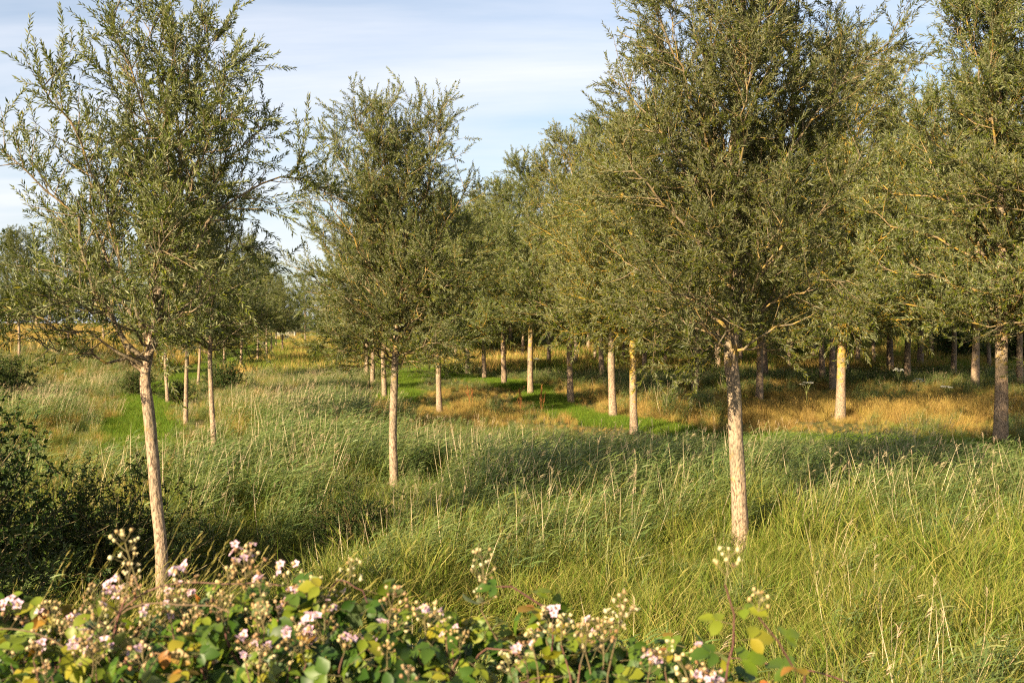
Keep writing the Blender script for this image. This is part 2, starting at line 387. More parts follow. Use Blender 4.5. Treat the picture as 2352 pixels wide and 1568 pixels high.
def px3(px, py, Y): return np.array([(px - 1176) / F * Y, Y, CAMZ - (py - HOR) / F * Y])
def custom(seed, Y0, base, trunk_px, rad, limbs_px, extra=0, shrink=1.0, **kw):
    """trunk and main limbs of one particular tree, from measured outlines; coordinates relative to the trunk foot"""
    rng = np.random.RandomState(seed); foot = np.array([*base, 0.0])
    def dep(py): return Y0
    tp = np.array([px3(x, y, Y0) for x, y in trunk_px]) - foot
    n = len(tp); tp[:, 1] += np.linspace(0, 1, n) * rng.randn() * .2 + rng.randn(n) * .02
    tp = np.vstack([[tp[0, 0] + .01, 0, -.3 + terr(*base)], tp])
    T = resample(tp, 120); limbs = []
    for pts, dy, r in limbs_px:
        q = np.array([px3(x, y, Y0) for x, y in pts]) - foot; q = q[0] + (q - q[0]) * shrink
        j = np.argmin(abs(T[:, 2] - q[0, 2])); q[0] = T[j]
        s = np.linspace(0, 1, len(q)); q[1:, 1] = T[j][1] + dy * s[1:] ** .9 + rng.randn(len(q) - 1) * .05
        limbs.append((q, r))
    top = T[-1, 2]; zlo = min(l[0][0][2] for l in limbs)
    for i in range(extra):   # limbs towards and away from the viewer
        zs = zlo + (top - zlo) * (.05 + .75 * (i + rng.rand()) / extra); s = T[np.argmin(abs(T[:, 2] - zs))]
        az = (1 if i % 2 else -1) * math.pi / 2 + rng.randn() * .45; uu = (zs - zlo) / (top - zlo)
        reach = kw.get('rc', 1.6) * (1 - .6 * uu) * (.7 + .4 * rng.rand()); hd = np.array([math.cos(az), math.sin(az), 0])
        limbs.append(([s, s + hd * reach * .45 + [0, 0, reach * .4], s + hd * reach * .8 + [0, 0, reach * .85], s + hd * reach + [0, 0, reach * 1.2]], .022 * (1.2 - uu)))
    kw.pop('rc', None)
    return gen_tree(seed + 1, tp, rad, limbs, **kw)

# lean: optional tilt of the whole tree (about y, about x)
def place_tree(P, x, y, label, lichen=.5, rz=0, scale=1.0, tilt=(0, 0), parts=True, name='willow_tree', cat='tree', group='plantation willows', z=None):
    e = bpy.data.objects.new(name, None); col.objects.link(e); e.empty_display_size = .3
    e.location = (x, y, (float(terr(x, y)) if z is None else z)); e.rotation_euler = (tilt[1], tilt[0], rz); e.scale = (scale,) * 3
    e['label'] = label; e['category'] = cat; e['group'] = group
    ob('trunk', P['trunk'], e, lichen=lichen)
    br = P['branch']
    if parts:
        for r, m in br: ob('branch', m, e, lichen=lichen)
    else:
        for r, m in sorted(br, key=lambda a: -a[0])[:9]: ob('branch', m, e, lichen=lichen)
    ob('crown', P['crown'], e, lichen=lichen)
    return e

# --- the near willow at the left
YL = 11.2; XL = (368 - 1176) / F * YL
limbsL = [
 ([(318, 858), (302, 845), (255, 815), (207, 797), (117, 793), (46, 762), (4, 757)], -.5, .020),
 ([(320, 850), (268, 800), (222, 752), (160, 690), (70, 615), (-25, 560)], .7, .030),
 ([(322, 840), (270, 740), (190, 600), (161, 454), (90, 360), (0, 270)], -.6, .032),
 ([(330, 800), (262, 640), (176, 500), (130, 380), (95, 250), (72, 165)], .5, .030),
 ([(335, 770), (275, 580), (232, 430), (205, 290), (165, 190), (140, 110)], -.9, .026),
 ([(345, 690), (318, 520), (300, 370), (262, 200), (240, 90), (215, 10)], .3, .026),
 ([(330, 790), (200, 640), (110, 560), (30, 470), (-40, 400)], 1.0, .024),
 ([(325, 845), (240, 770), (150, 740), (60, 690), (-30, 650)], -1.0, .020),
 ([(335, 835), (372, 735), (403, 713), (460, 690), (513, 662), (560, 650), (590, 640)], -.5, .020),
 ([(345, 742), (410, 640), (480, 470), (535, 394), (600, 345), (680, 330), (780, 352)], .4, .030),
 ([(362, 620), (420, 480), (465, 370), (505, 300), (560, 240), (625, 235)], -.7, .022),
 ([(375, 560), (440, 430), (480, 330), (540, 250), (605, 175)], .9, .020),
 ([(390, 450), (440, 330), (490, 220), (530, 165), (572, 118)], -.3, .018),
 ([(388, 330), (425, 230), (470, 130), (510, 80), (545, 50)], .4, .016),
 ([(370, 570), (338, 420), (322, 260), (300, 130), (275, 40), (262, -30)], -.5, .022),
 ([(385, 300), (400, 190), (415, 90), (430, 0), (425, -50)], .5, .014),
 ([(375, 220), (345, 120), (320, 40), (310, -40)], -.3, .012),
 ([(340, 760), (420, 660), (470, 570), (500, 520), (530, 500)], 1.2, .018),
 ([(345, 720), (300, 620), (250, 540), (200, 480)], 1.3, .018),
 ([(350, 700), (400, 600), (440, 540), (470, 470)], -1.3, .018),
 ([(335, 800), (280, 730), (240, 690), (190, 660)], -1.4, .016),
 ([(328, 850), (350, 790), (400, 770), (440, 752)], -.9, .012),
]
TL = custom(101, YL, (XL, YL), [(368, 1340), (362, 1250), (350, 1150), (340, 1050), (330, 950), (320, 870), (328, 800), (345, 690), (365, 600), (385, 500), (394, 414), (388, 330), (381, 256), (368, 165), (366, 37), (358, -40)],
            [.092, .078, .070, .066, .064, .064, .062, .046, .042, .036, .030, .026, .021, .015, .010, .006, .003], limbsL, extra=8, rc=1.1, sec_len=.60, shrink=.84, dens=1.0, leaf=.082, twig_n=8.4, sec_n=6.6, Kt=220, St=36, leafy0=.22)
place_tree(TL, XL, YL, 'slim leaning willow with open feathery crown nearest on the left, above the bramble flowers', lichen=.25, z=0)

# --- the tall willow right of centre
YR = 14.2; XR = (1702 - 1176) / F * YR
limbsR = [
 ([(1680, 806), (1620, 770), (1560, 745), (1500, 735), (1450, 745)], -.8, .026), ([(1683, 760), (1600, 690), (1530, 650), (1460, 600), (1420, 560)], .8, .028),
 ([(1690, 660), (1600, 560), (1520, 470), (1440, 400), (1395, 320)], -.5, .030), ([(1692, 600), (1640, 470), (1560, 340), (1470, 220), (1390, 130)], .6, .034),
 ([(1688, 520), (1620, 380), (1560, 230), (1490, 90), (1440, -20)], -.9, .032), ([(1690, 560), (1650, 400), (1600, 230), (1560, 60), (1530, -110)], .9, .034),
 ([(1672, 420), (1640, 280), (1615, 120), (1610, -60), (1600, -190)], -.3, .026),
 ([(1692, 650), (1722, 560), (1725, 520), (1760, 440), (1790, 300), (1830, 120), (1850, -60)], .2, .040), ([(1695, 640), (1745, 480), (1800, 350), (1880, 230), (1960, 120), (2040, 100)], -.6, .032),
 ([(1690, 560), (1780, 420), (1860, 280), (1930, 120), (1990, 0)], .8, .030), ([(1693, 690), (1760, 610), (1850, 500), (1930, 420), (1985, 330)], -.2, .028),
 ([(1685, 780), (1745, 720), (1800, 640), (1850, 600), (1900, 590)], .6, .024), ([(1682, 800), (1740, 770), (1800, 740), (1870, 720), (1925, 735)], -.9, .022),
 ([(1680, 812), (1760, 800), (1830, 795), (1890, 760)], .3, .018), ([(1683, 805), (1650, 770), (1600, 790), (1545, 815)], -1.0, .016),
 ([(1700, 200), (1750, 80), (1800, -60), (1830, -180)], -.6, .020), ([(1690, 300), (1740, 150), (1760, 0), (1760, -160)], .7, .022),
 ([(1680, 700), (1640, 620), (1590, 560), (1540, 530)], -1.6, .022), ([(1685, 650), (1740, 570), (1800, 540), (1840, 470)], -1.5, .022),
 ([(1680, 720), (1620, 650), (1550, 560), (1480, 480)], 1.5, .022), ([(1690, 600), (1760, 500), (1830, 400), (1900, 330)], 1.5, .022),
 ([(1682, 800), (1600, 745), (1520, 700), (1440, 690)], 1.0, .022), ([(1682, 790), (1590, 740), (1510, 760), (1470, 790)], .2, .018), ([(1683, 780), (1760, 720), (1840, 680), (1920, 650)], 1.1, .022), ([(1682, 770), (1600, 700), (1520, 670), (1440, 640)], -1.4, .022), ([(1684, 760), (1770, 690), (1840, 650), (1910, 640)], -1.4, .022), ([(1690, 640), (1600, 520), (1500, 440), (1410, 400)], 1.0, .024), ([(1690, 640), (1790, 540), (1880, 470), (1960, 450)], 1.0, .024),
 ([(1690, 450), (1560, 300), (1480, 240), (1420, 200)], 1.2, .020), ([(1690, 480), (1820, 330), (1900, 250), (1990, 210)], 1.2, .020),
]
TR_ = custom(202, YR, (XR, YR), [(1702, 1215), (1696, 1100), (1690, 1000), (1685, 900), (1678, 815), (1685, 740), (1692, 650), (1695, 600), (1690, 520), (1672, 420), (1680, 330), (1690, 200), (1698, 50), (1700, -100), (1700, -280)],
             [.15, .118, .108, .102, .096, .092, .088, .080, .072, .062, .05, .042, .034, .026, .018, .005], limbsR, extra=18, rc=1.8, sec_len=.8, shrink=.93, dens=1.0, leaf=.084, twig_n=9.6, sec_n=6.4, Kt=220, St=36)
place_tree(TR_, XR, YR, 'large willow right of centre with pale straight trunk and crown reaching past the top', lichen=.45, z=0)

# --- the willow in the middle
YM = 19.0; XM = (905 - 1176) / F * YM
limbsM = [
 ([(908, 838), (850, 800), (790, 800), (745, 790)], -.6, .018), ([(908, 830), (850, 760), (790, 730), (730, 700)], .8, .020), ([(910, 800), (840, 720), (770, 660), (700, 610)], -.4, .024),
 ([(911, 760), (840, 660), (760, 580), (690, 510)], .7, .026), ([(910, 720), (850, 600), (790, 500), (725, 415)], -.8, .026), ([(908, 660), (860, 540), (810, 420), (765, 300)], .4, .026),
 ([(905, 600), (870, 480), (840, 360), (825, 255)], -.5, .022), ([(912, 740), (950, 600), (975, 460), (990, 330), (985, 225)], .3, .034), ([(908, 640), (950, 520), (1000, 400), (1028, 262)], -.6, .024),
 ([(905, 560), (930, 440), (940, 340), (935, 265)], .5, .018), ([(912, 730), (970, 620), (1030, 510), (1085, 410)], -.2, .026), ([(911, 770), (980, 680), (1040, 620), (1090, 555)], .8, .024),
 ([(910, 800), (970, 740), (1030, 700), (1075, 660)], -.8, .022), ([(908, 825), (960, 790), (1010, 770), (1050, 740)], .3, .018), ([(908, 838), (950, 825), (1010, 815), (1060, 812)], -.6, .014),
 ([(910, 790), (880, 720), (840, 680), (800, 640)], -1.3, .020), ([(911, 760), (950, 690), (985, 640), (1010, 590)], -1.3, .020), ([(908, 700), (870, 620), (840, 560), (800, 520)], 1.3, .02), ([(908, 700), (950, 600), (990, 530), (1040, 480)], 1.3, .02),
 ([(909, 845), (870, 835), (820, 842), (770, 850)], .5, .014), ([(909, 842), (870, 800), (810, 770), (740, 745)], 1.2, .016), ([(908, 835), (950, 800), (1000, 790), (1050, 770)], 1.2, .016), ([(908, 820), (860, 790), (800, 770), (760, 770)], -1.3, .016), ([(909, 825), (960, 800), (1000, 790), (1040, 790)], -1.3, .016), ([(909, 800), (840, 740), (770, 690), (710, 660)], .9, .018), ([(909, 790), (970, 720), (1030, 660), (1080, 620)], -1.0, .018),
 ([(898, 450), (880, 360), (850, 290), (850, 240)], .3, .012),
]
TM = custom(303, YM, (XM, YM), [(904, 1100), (902, 1000), (905, 900), (908, 840), (912, 740), (908, 640), (902, 540), (895, 450), (885, 350), (878, 270), (877, 235)],
            [.10, .082, .074, .070, .067, .058, .048, .040, .032, .022, .013, .004], limbsM, extra=14, rc=1.4, sec_len=.75, shrink=.95, dens=1.0, leaf=.08, twig_n=8.6, sec_n=7.2, Kt=160, St=24)
place_tree(TM, XM, YM, 'full rounded willow standing alone in the reeds in the middle of the picture', lichen=.55, z=0)

# --- prototypes for the rest of the plantation
A = [generic(11, 7.4, 2.75, 1.75, .072, 26, whorl=12, dens=1.0, leaf=.105, twig_n=9.0, sec_n=6.0), generic(12, 7.9, 2.7, 1.7, .070, 26, whorl=12, dens=1.0, leaf=.105, twig_n=9.0, sec_n=6.0)]
B = [generic(s, h, 2.95, r, .115, 34, whorl=14, dens=1.0, leaf=.14, twig_n=7.4, sec_n=5.8) for s, h, r in ((21, 10.2, 2.9), (22, 10.8, 2.8), (23, 9.6, 3.0))]
C = [generic(s, h, 3.05, r, .15, 44, whorl=15, top=(1.0 if s == 31 else 0.0), dens=1.0, leaf=.15, twig_n=7.0, sec_n=5.0) for s, h, r in ((31, 13.4, 4.0), (32, 13.6, 3.6))]
D = [generic(s, 9.8, 2.8, 2.9, .115, 30, whorl=13, dens=.85, leaf=.21, twig_n=7.5, sec_n=4.2, far=True, Kt=40, St=8) for s in (41, 42)]

# picture x of the trunk, picture y of its visible foot, prototype, scale, lichen, tilt, label
ROWS = [
 (43, 859, A[0], 1.0, .2, -.03, 'slim willow by dark scrub at the far left edge, trunk forked in a small Y'),
 (157, 852, A[1], 1.0, .2, -.04, 'second willow from the left edge, below the pale raised field'),
 (239, 838, A[0], 1.0, .3, 0, 'third willow from the left edge, half hidden behind low drooping branches'),
 (385, 908, A[1], .98, .2, .05, 'pale slender trunk just right of the nearest left willow, beside the mown strip'),
 (425, 950, A[0], .93, .2, -.05, 'thin willow leaning right between two paler trunks in dry grass, left side'),
 (454, 868, A[1], .95, .2, 0, 'willow rising behind green scrub, just left of the crooked forked trunk'),
 (492, 1003, A[1], .92, .25, -.06, 'crooked willow with side stub at its fork, standing in tall reeds at left'),
 (514, 832, A[0], 1.1, .2, 0, 'willow just behind the round green bush on the left side'),
 (551, 843, A[1], 1.1, .2, .02, 'willow right of the round green bush, first of the row leading to the gate'),
 (591, 832, A[0], 1.12, .2, .02, 'willow in front of the bright mown path leading to the gate'),
 (612, 820, A[1], 1.12, .2, 0, 'willow beside the small dark post on the path to the gate'),
 (623, 809, D[0], .8, .2, 0, 'third willow from the gate in the distant row'),
 (634, 797, D[1], .8, .2, 0, 'second willow from the gate in the distant row'),
 (650, 807, D[0], .8, .2, 0, 'willow standing just in front of the field gate'),
 (702, 791, D[1], .95, .3, 0, 'distant willow right of the field gate behind reed tops'),
 (420, 815, D[0], .72, .2, 0, 'far small willow in golden grass, rightmost of three beyond the left scrub'),
 (395, 806, D[1], .72, .2, 0, 'far small willow in golden grass, middle one of three beyond the left scrub'),
 (364, 811, D[0], .72, .2, 0, 'far small willow in golden grass, leftmost of three beyond the left scrub'),
 (842, 856, D[1], 1.0, .5, 0, 'left one of a close pair of trunks behind dry reeds, left of the middle willow'),
 (854, 866, B[0], .92, .7, .0, 'right one of a close pair of trunks behind dry reeds, left of the middle willow'),
 (884, 899, B[1], .84, .7, .05, 'stout willow with bent trunk directly behind the middle willow'),
 (976, 813, D[0], 1.0, .5, 0, 'far narrow trunk in shade between the middle willow and the dark lichened one'),
 (996, 817, D[1], 1.05, .3, 0, 'far dark trunk seen just left of the dark lichened willow'),
 (1010, 926, B[2], .84, 1.4, .0, 'dark trunk with yellow lichen band, right of the middle willow, by golden grass'),
 (1018, 825, D[0], 1.05, .3, 0, 'far trunk peeping out right behind the dark lichened willow'),
 (1044, 822, D[1], 1.08, .9, 0, 'far yellow stemmed willow just left of the two dark and yellow trunks'),
 (1074, 846, B[0], .98, .9, 0, 'willow with yellow upper trunk and dark foot in the background middle'),
 (1093, 803, D[0], 1.1, .1, -.04, 'farthest pale thin leaning trunk before the shaded bank in the middle'),
 (1113, 857, B[1], .98, .8, .03, 'straight dark willow left of the bright forked willow in the background'),
 (1138, 809, D[1], 1.1, .9, 0, 'far small yellowish trunk just left of the bright forked willow'),
 (1158, 870, B[2], 1.08, 1.2, .0, 'bright forked willow with spreading yellow limbs in the middle background'),
 (1174, 815, D[0], 1.1, .7, 0, 'far trunk just right of the bright forked willow'),
 (1219, 888, B[0], 1.05, 1.5, .03, 'willow with yellow top and dark foot right of the bright forked willow'),
 (1260, 833, D[1], 1.15, .6, 0, 'far shaded willow between the dark footed trunk and the many branched one'),
 (1312, 904, B[1], 1.03, 1.4, 0, 'willow with many bare yellow lichened branches at its fork, behind the mown grass'),
 (1321, 837, D[0], 1.15, .3, .06, 'far thin trunk leaning out behind the many branched yellow willow'),
 (1351, 818, D[1], 1.15, .8, 0, 'far trunk standing free right of the many branched yellow willow'),
 (1384, 855, D[0], 1.2, .5, 0, 'shaded far trunk just left of the pale bending willow'),
 (1410, 939, B[2], 1.06, .55, .06, 'pale bending willow left of the bright yellow lichened trunk by the mown path'),
 (1457, 970, B[0], .90, 2.3, .03, 'bright yellow lichened willow with flowering brambles round its foot'),
 (1479, 846, D[1], 1.2, .4, 0, 'far shaded trunk right behind the bright yellow lichened willow'),
 (1597, 881, C[1], .90, .2, 0, 'dark shaded trunk between the yellow lichened willow and the tall pale trunk'),
 (1745, 901, C[0], .88, 1.3, .04, 'yellowish trunk with bare yellow branches close right of the tall pale trunk'),
 (1760, 864, D[0], 1.25, .4, 0, 'far thin trunk behind the yellow branched willow'),
 (1892, 866, D[1], 1.25, .3, 0, 'dim trunk in shade left of the golden stemmed willow, farther one of two'),
 (1914, 882, C[1], .92, .1, 0, 'near black trunk in shade just left of the golden stemmed willow'),
 (1931, 944, C[0], .93, 2.0, .02, 'golden stemmed willow with bare yellow forks right of the large pale trunk'),
 (1969, 833, D[0], 1.3, .2, 0, 'farthest trunk in deep shade right of the golden stemmed willow'),
 (2046, 849, C[1], 1.22, .8, 0, 'shaded trunk with a yellow patch in the dark wood at the right'),
 (2114, 837, C[0], 1.25, .1, 0, 'dark silhouetted trunk before the sunlit gap in the wood at the right'),
 (2143, 822, D[1], 1.3, .1, 0, 'very thin far stem right of the silhouetted trunk in the dark wood'),
 (2240, 880, C[0], 1.14, 1.4, 0, 'willow with sunlit yellow lower trunk left of the thick right hand trunk'),
 (2300, 992, C[1], 1.03, .7, .04, 'thick dark barked willow at the right edge with tall dense crown'),
 (2520, 1010, C[0], .95, .5, 0, 'willow at the right edge showing only branch tips, its trunk outside the picture'),
]
for i, (px, py, P, s, li, tl_, lab) in enumerate(ROWS):
    x, y = pw(px, py)
    if P in C or P in B: pass
    place_tree(P, x, y, lab, li, rz=i * 2.1 + .7, scale=s, tilt=(0, 0), parts=y < 42)

REAR = [(1030, 86, 'the dark lichened willow'), (1125, 92, 'the straight dark willow in the middle background'), (1200, 84, 'the bright forked willow, to its right'), (1290, 90, 'the many branched yellow willow'), (1365, 80, 'the pale bending willow'),
        (1430, 74, 'the bright yellow lichened willow'), (1530, 70, 'the gap left of the large pale trunk'), (1650, 64, 'the large pale trunk, to its left'), (1700, 78, 'the large pale trunk'), (1815, 66, 'the yellow branched willow, to its right'),
        (1870, 80, 'the near black trunk'), (1945, 60, 'the golden stemmed willow'), (2010, 72, 'the golden stemmed willow, to its right'), (2085, 54, 'the silhouetted trunk, to its left'), (2190, 60, 'the sunlit yellow trunk at right'), (2275, 66, 'the thick right hand trunk'), (2345, 50, 'the right picture edge')]
for i, (px, Y, lab) in enumerate(REAR):
    place_tree((B[i % 3] if i < 6 else (C[i % 2] if i % 3 else B[1])), (px - 1176) / F * Y, Y, 'shaded willow of the rear rows, behind ' + lab, .4, rz=i * 1.9, scale=.95 + .03 * (i % 4), parts=False)

# ------------------------------------------------------------------ grass, reeds (stuff)
def strip_blades(rng, pos, d0, Ln, wid, bend, lean, K=4):
    """blades as tapering strips: pos (n,3), d0 (n,3) start direction, bend: droop along `lean` (n,2)"""
    n = len(pos); P = np.empty((n, K, 3)); P[:, 0] = pos; d = norm(d0); st = (Ln / (K - 1))[:, None]
    ln = np.concatenate([lean, np.zeros((n, 1))], 1)
    for k in range(1, K):
        d = norm(d + ln * bend[:, None] / (K - 1) + np.array([0, 0, -1.]) * (bend[:, None] * .35 * k / K))
        P[:, k] = P[:, k - 1] + d * st
    fac = rng.rand(n) * 6.28; s = np.stack([np.cos(fac), np.sin(fac), np.zeros(n)], 1)
    t = norm(P[:, -1] - P[:, 0]); s = norm(s - (s * t).sum(1, keepdims=True) * t)
    wk = np.interp(np.linspace(0, 1, K), [0, .3, .7, 1], [.75, 1, .7, .06])
    V = np.stack([P - s[:, None] * (wid[:, None] * wk / 2)[..., None], P + s[:, None] * (wid[:, None] * wk / 2)[..., None]], 2)  # n,K,2,3
    i = np.arange(n * K * 2).reshape(n, K, 2)
    q = np.stack([i[:, :-1, 0], i[:, :-1, 1], i[:, 1:, 1], i[:, 1:, 0]], -1).reshape(-1, 4)
    return V.reshape(-1, 3), q, 2 * K
def disc(rng, n, r): a = rng.rand(n) * 6.28; q = r * np.sqrt(rng.rand(n)); return np.stack([q * np.cos(a), q * np.sin(a), np.zeros(n)], 1)
class Acc:
    def __init__(s): s.V = []; s.q = []; s.r = []; s.m = []; s.n = 0
    def add(s, V, q, rnd, mi=0):
        s.V.append(V); s.q.append(q + s.n); s.r.append(np.broadcast_to(rnd, len(V))); s.m.append(np.full(len(q), mi)); s.n += len(V)
    def mesh(s, name, mats):
        return mesh_np(name, np.concatenate(s.V), quads=np.concatenate(s.q), mats=mats, mi_q=np.concatenate(s.m), attrs={'rnd': np.concatenate(s.r)})
def tuft(seed, n, r, h, hv, w_, bend, spread=.25, wind=(.3, .1), seedheads=0, mats=None, dryfrac=0, rlo=0, rhi=1):
    rng = np.random.RandomState(seed); a = Acc()
    pos = disc(rng, n, r); pos[:, 2] = -.05
    d = np.tile([0, 0, 1.], (n, 1)) + rng.randn(n, 3) * [spread, spread, 0]
    ln = norm(rng.randn(n, 2) * .8 + np.array(wind) * 2) if True else 0
    Ln = h * (1 - hv + 2 * hv * rng.rand(n)); V, q, k = strip_blades(rng, pos, d, Ln, w_ * (.7 + .6 * rng.rand(n)), bend * (.3 + 1.2 * rng.rand(n)), ln)
    a.add(V, q, np.repeat(rlo + (rhi - rlo) * rng.rand(n), k))
    if seedheads:
        m = seedheads; p = disc(rng, m, r); dd = np.tile([0, 0, 1.], (m, 1)) + rng.randn(m, 3) * [.12, .12, 0]; l2 = norm(rng.randn(m, 2) * .6 + np.array(wind) * 3)
        Lh = h * (1.05 + .4 * rng.rand(m)); V, q, k = strip_blades(rng, p, dd, Lh, np.full(m, w_ * .5), .25 + .3 * rng.rand(m), l2)
        a.add(V, q, np.repeat(.3 + .7 * rng.rand(m), k), len(mats) - 1)
        tip = V.reshape(m, -1, 2, 3).mean(2); e = tip[:, -1]; t = norm(tip[:, -1] - tip[:, -2])
        for j in range(3):
            V, q, k = strip_blades(rng, e - t * .09 * (j + 1) / 3, t + rng.randn(m, 3) * .12, np.full(m, .10), np.full(m, w_ * .7), np.zeros(m) + .1, l2, K=3)
            a.add(V, q, np.repeat(.2 + .7 * rng.rand(m), k), len(mats) - 1)
    return a.mesh('grass_tuft', mats)
def reed_clump(seed, n, r, h, mats, dead=0, wind=(1, .25)):
    rng = np.random.RandomState(seed); a = Acc()
    pos = disc(rng, n, r); wd = norm(np.tile(wind, (n, 1)) + rng.randn(n, 2) * .5)
    d = np.tile([0, 0, 1.], (n, 1)); d[:, :2] = wd * .10 + rng.randn(n, 2) * .09
    H = h * (.7 + .5 * rng.rand(n)); V, q, k = strip_blades(rng, pos, d, H, np.full(n, .008), .15 + .15 * rng.rand(n), wd, K=4)
    a.add(V, q, np.repeat(.55 + .45 * rng.rand(n), k))
    st = V.reshape(n, 4, 2, 3).mean(2)
    nl = 9
    par = np.repeat(np.arange(n), nl); j = np.tile(np.arange(nl), n); t = .18 + .82 * (j + .5 * rng.rand(len(par))) / nl
    p, tan = along(st[par], t)
    side = np.where(j % 2 == 0, 1, -1)[:, None]; az = wd[par] * .9 + side * np.stack([-wd[par][:, 1], wd[par][:, 0]], 1) * .8 + rng.randn(len(par), 2) * .35; az = norm(az)
    dl = np.concatenate([az * .75, np.full((len(par), 1), .75)], 1) + rng.randn(len(par), 3) * .15
    LL = (.20 + .16 * rng.rand(len(par))) * (1 - .25 * t); V, q, k = strip_blades(rng, p, dl, LL, .012 + .008 * rng.rand(len(par)), .7 + .7 * rng.rand(len(par)), az, K=4)
    a.add(V, q, np.repeat(np.clip(.45 * t + .55 * rng.rand(len(par)) - .05, 0, 1) * .95, k))
    if dead: add_dead(rng, a, dead, r, h * 1.25, 1, wind)
    return a.mesh('reed_clump', mats)
def add_dead(rng, a, n, r, h, mi, wind, plume=.4):
    p = disc(rng, n, r); wd = norm(np.tile(wind, (n, 1)) + rng.randn(n, 2) * .8); d = np.tile([0, 0, 1.], (n, 1)); d[:, :2] = wd * .13 + rng.randn(n, 2) * .14
    V, q, k = strip_blades(rng, p, d, h * (.75 + .4 * rng.rand(n)), np.full(n, .0075), .1 + .35 * rng.rand(n) ** 2, wd, K=5)
    a.add(V, q, np.repeat(rng.rand(n), k), mi); st = V.reshape(n, 5, 2, 3).mean(2)
    k_ = np.where(rng.rand(n) < plume)[0]
    if len(k_) == 0: return
    e = st[k_, -1]; t = norm(st[k_, -1] - st[k_, -2]); m = len(k_)
    for j in range(9):
        o = e - t * .012 * j + rng.randn(m, 3) * .004
        ln = norm(wd[k_] + rng.randn(m, 2) * .5)
        V, q, k = strip_blades(rng, o, t * .9 + np.concatenate([ln * .3, np.zeros((m, 1))], 1), .07 + .04 * rng.rand(m), np.full(m, .006), np.full(m, .9), ln, K=3)
        a.add(V, q, np.repeat(.2 + .5 * rng.rand(m), k), mi)
def dead_clump(seed, n, r, h, wind=(1, .2)):
    rng = np.random.RandomState(seed); a = Acc(); add_dead(rng, a, n, r, h, 0, wind); return a.mesh('dead_reed_clump', [DEAD])

def proto_col(name, meshes):
    c = bpy.data.collections.new(name)
    for m in meshes: c.objects.link(bpy.data.objects.new(m.name, m))
    return c
WIDE = 1.5
PC = {
 'meadow': proto_col('meadow_tufts', [tuft(s, 80, .34, .66, .4, .0105, .75, seedheads=1, wind=(.5, .15), mats=[GRASS, GRASS]) for s in (1, 2, 3, 4)]),
 'coarse': proto_col('coarse_tufts', [tuft(s, 46, .22, .78, .35, .014, 1.1, spread=.3, wind=(.8, .2), mats=[REED if s % 2 else GRASS]) for s in (35, 36, 37, 38)]),
 'lodged': proto_col('lodged_tufts', [tuft(s, 90, .34, .70, .25, .0085, 2.6, spread=.5, wind=(.9, -.5), mats=[GRASS], rlo=.45) for s in (5, 6)]),
 'dry': proto_col('dry_tufts', [tuft(s, 110, .34, .62, .35, .009, .45, spread=.2, seedheads=10, mats=[DRY, DRY]) for s in (7, 8, 9)]),
 'reed': proto_col('reed_clumps', [reed_clump(s, 15, .36, 1.0, [REED, DEAD], dead=(s % 3 == 0) * 2) for s in (11, 12, 13, 14, 15)]),
 'dead': proto_col('dead_clumps', [dead_clump(s, 9, .40, 1.28) for s in (17, 18, 19)]),
 'mown': proto_col('mown_tufts', [tuft(s, 170, .42, .20, .5, .008, .8, spread=.4, mats=[MOWN]) for s in (21, 22)]),
 'far_dry': proto_col('far_dry_tufts', [tuft(s, 130, .95, .75, .3, .028, .4, spread=.2, mats=[DRY]) for s in (23, 24)]),
 'far_green': proto_col('far_green_tufts', [tuft(s, 130, .95, .6, .35, .028, .6, spread=.25, mats=[GRASS]) for s in (25, 26)]),
 'far_mown': proto_col('far_mown_tufts', [tuft(s, 220, 1.0, .12, .4, .022, .6, spread=.4, mats=[MOWN]) for s in (27, 28)]),
}
def scatter(name, kind_col, X, Y, scl, rz, label, nvar, cat, tilt=None):
    n = len(X); me = bpy.data.meshes.new(name)
    me.vertices.add(n); me.vertices.foreach_set('co', np.stack([X, Y, terr(X, Y)], 1).astype(np.float32).ravel())
    rng = np.random.RandomState(n)
    for k, v, t in (('scl', scl, 'FLOAT'), ('rz', rz, 'FLOAT'), ('idx', rng.randint(0, nvar, n), 'INT')):
        a = me.attributes.new(k, t, 'POINT'); a.data.foreach_set('value', np.asarray(v, np.float32 if t == 'FLOAT' else np.int32))
    o = ob(name, me, label=label, category=cat, kind='stuff')
    g = bpy.data.node_groups.new(name, 'GeometryNodeTree')
    g.interface.new_socket('Geometry', in_out='INPUT', socket_type='NodeSocketGeometry'); g.interface.new_socket('Geometry', in_out='OUTPUT', socket_type='NodeSocketGeometry')
    gi = g.nodes.new('NodeGroupInput'); go = g.nodes.new('NodeGroupOutput')
    ip = g.nodes.new('GeometryNodeInstanceOnPoints'); ci = g.nodes.new('GeometryNodeCollectionInfo')
    ci.inputs['Collection'].default_value = kind_col; ci.inputs['Separate Children'].default_value = True; ci.inputs['Reset Children'].default_value = True
    def na(nm, t):
        q = g.nodes.new('GeometryNodeInputNamedAttribute'); q.data_type = t; q.inputs['Name'].default_value = nm; return q.outputs['Attribute']
    cx = g.nodes.new('ShaderNodeCombineXYZ'); g.links.new(na('rz', 'FLOAT'), cx.inputs[2])
    er = g.nodes.new('FunctionNodeEulerToRotation'); g.links.new(cx.outputs[0], er.inputs[0])
    g.links.new(gi.outputs[0], ip.inputs['Points']); g.links.new(ci.outputs[0], ip.inputs['Instance'])
    ip.inputs['Pick Instance'].default_value = True
    g.links.new(na('idx', 'INT'), ip.inputs['Instance Index']); g.links.new(er.outputs[0], ip.inputs['Rotation']); g.links.new(na('scl', 'FLOAT'), ip.inputs['Scale'])
    g.links.new(ip.outputs[0], go.inputs[0])
    md = o.modifiers.new('scatter', 'NODES'); md.node_group = g
    return o

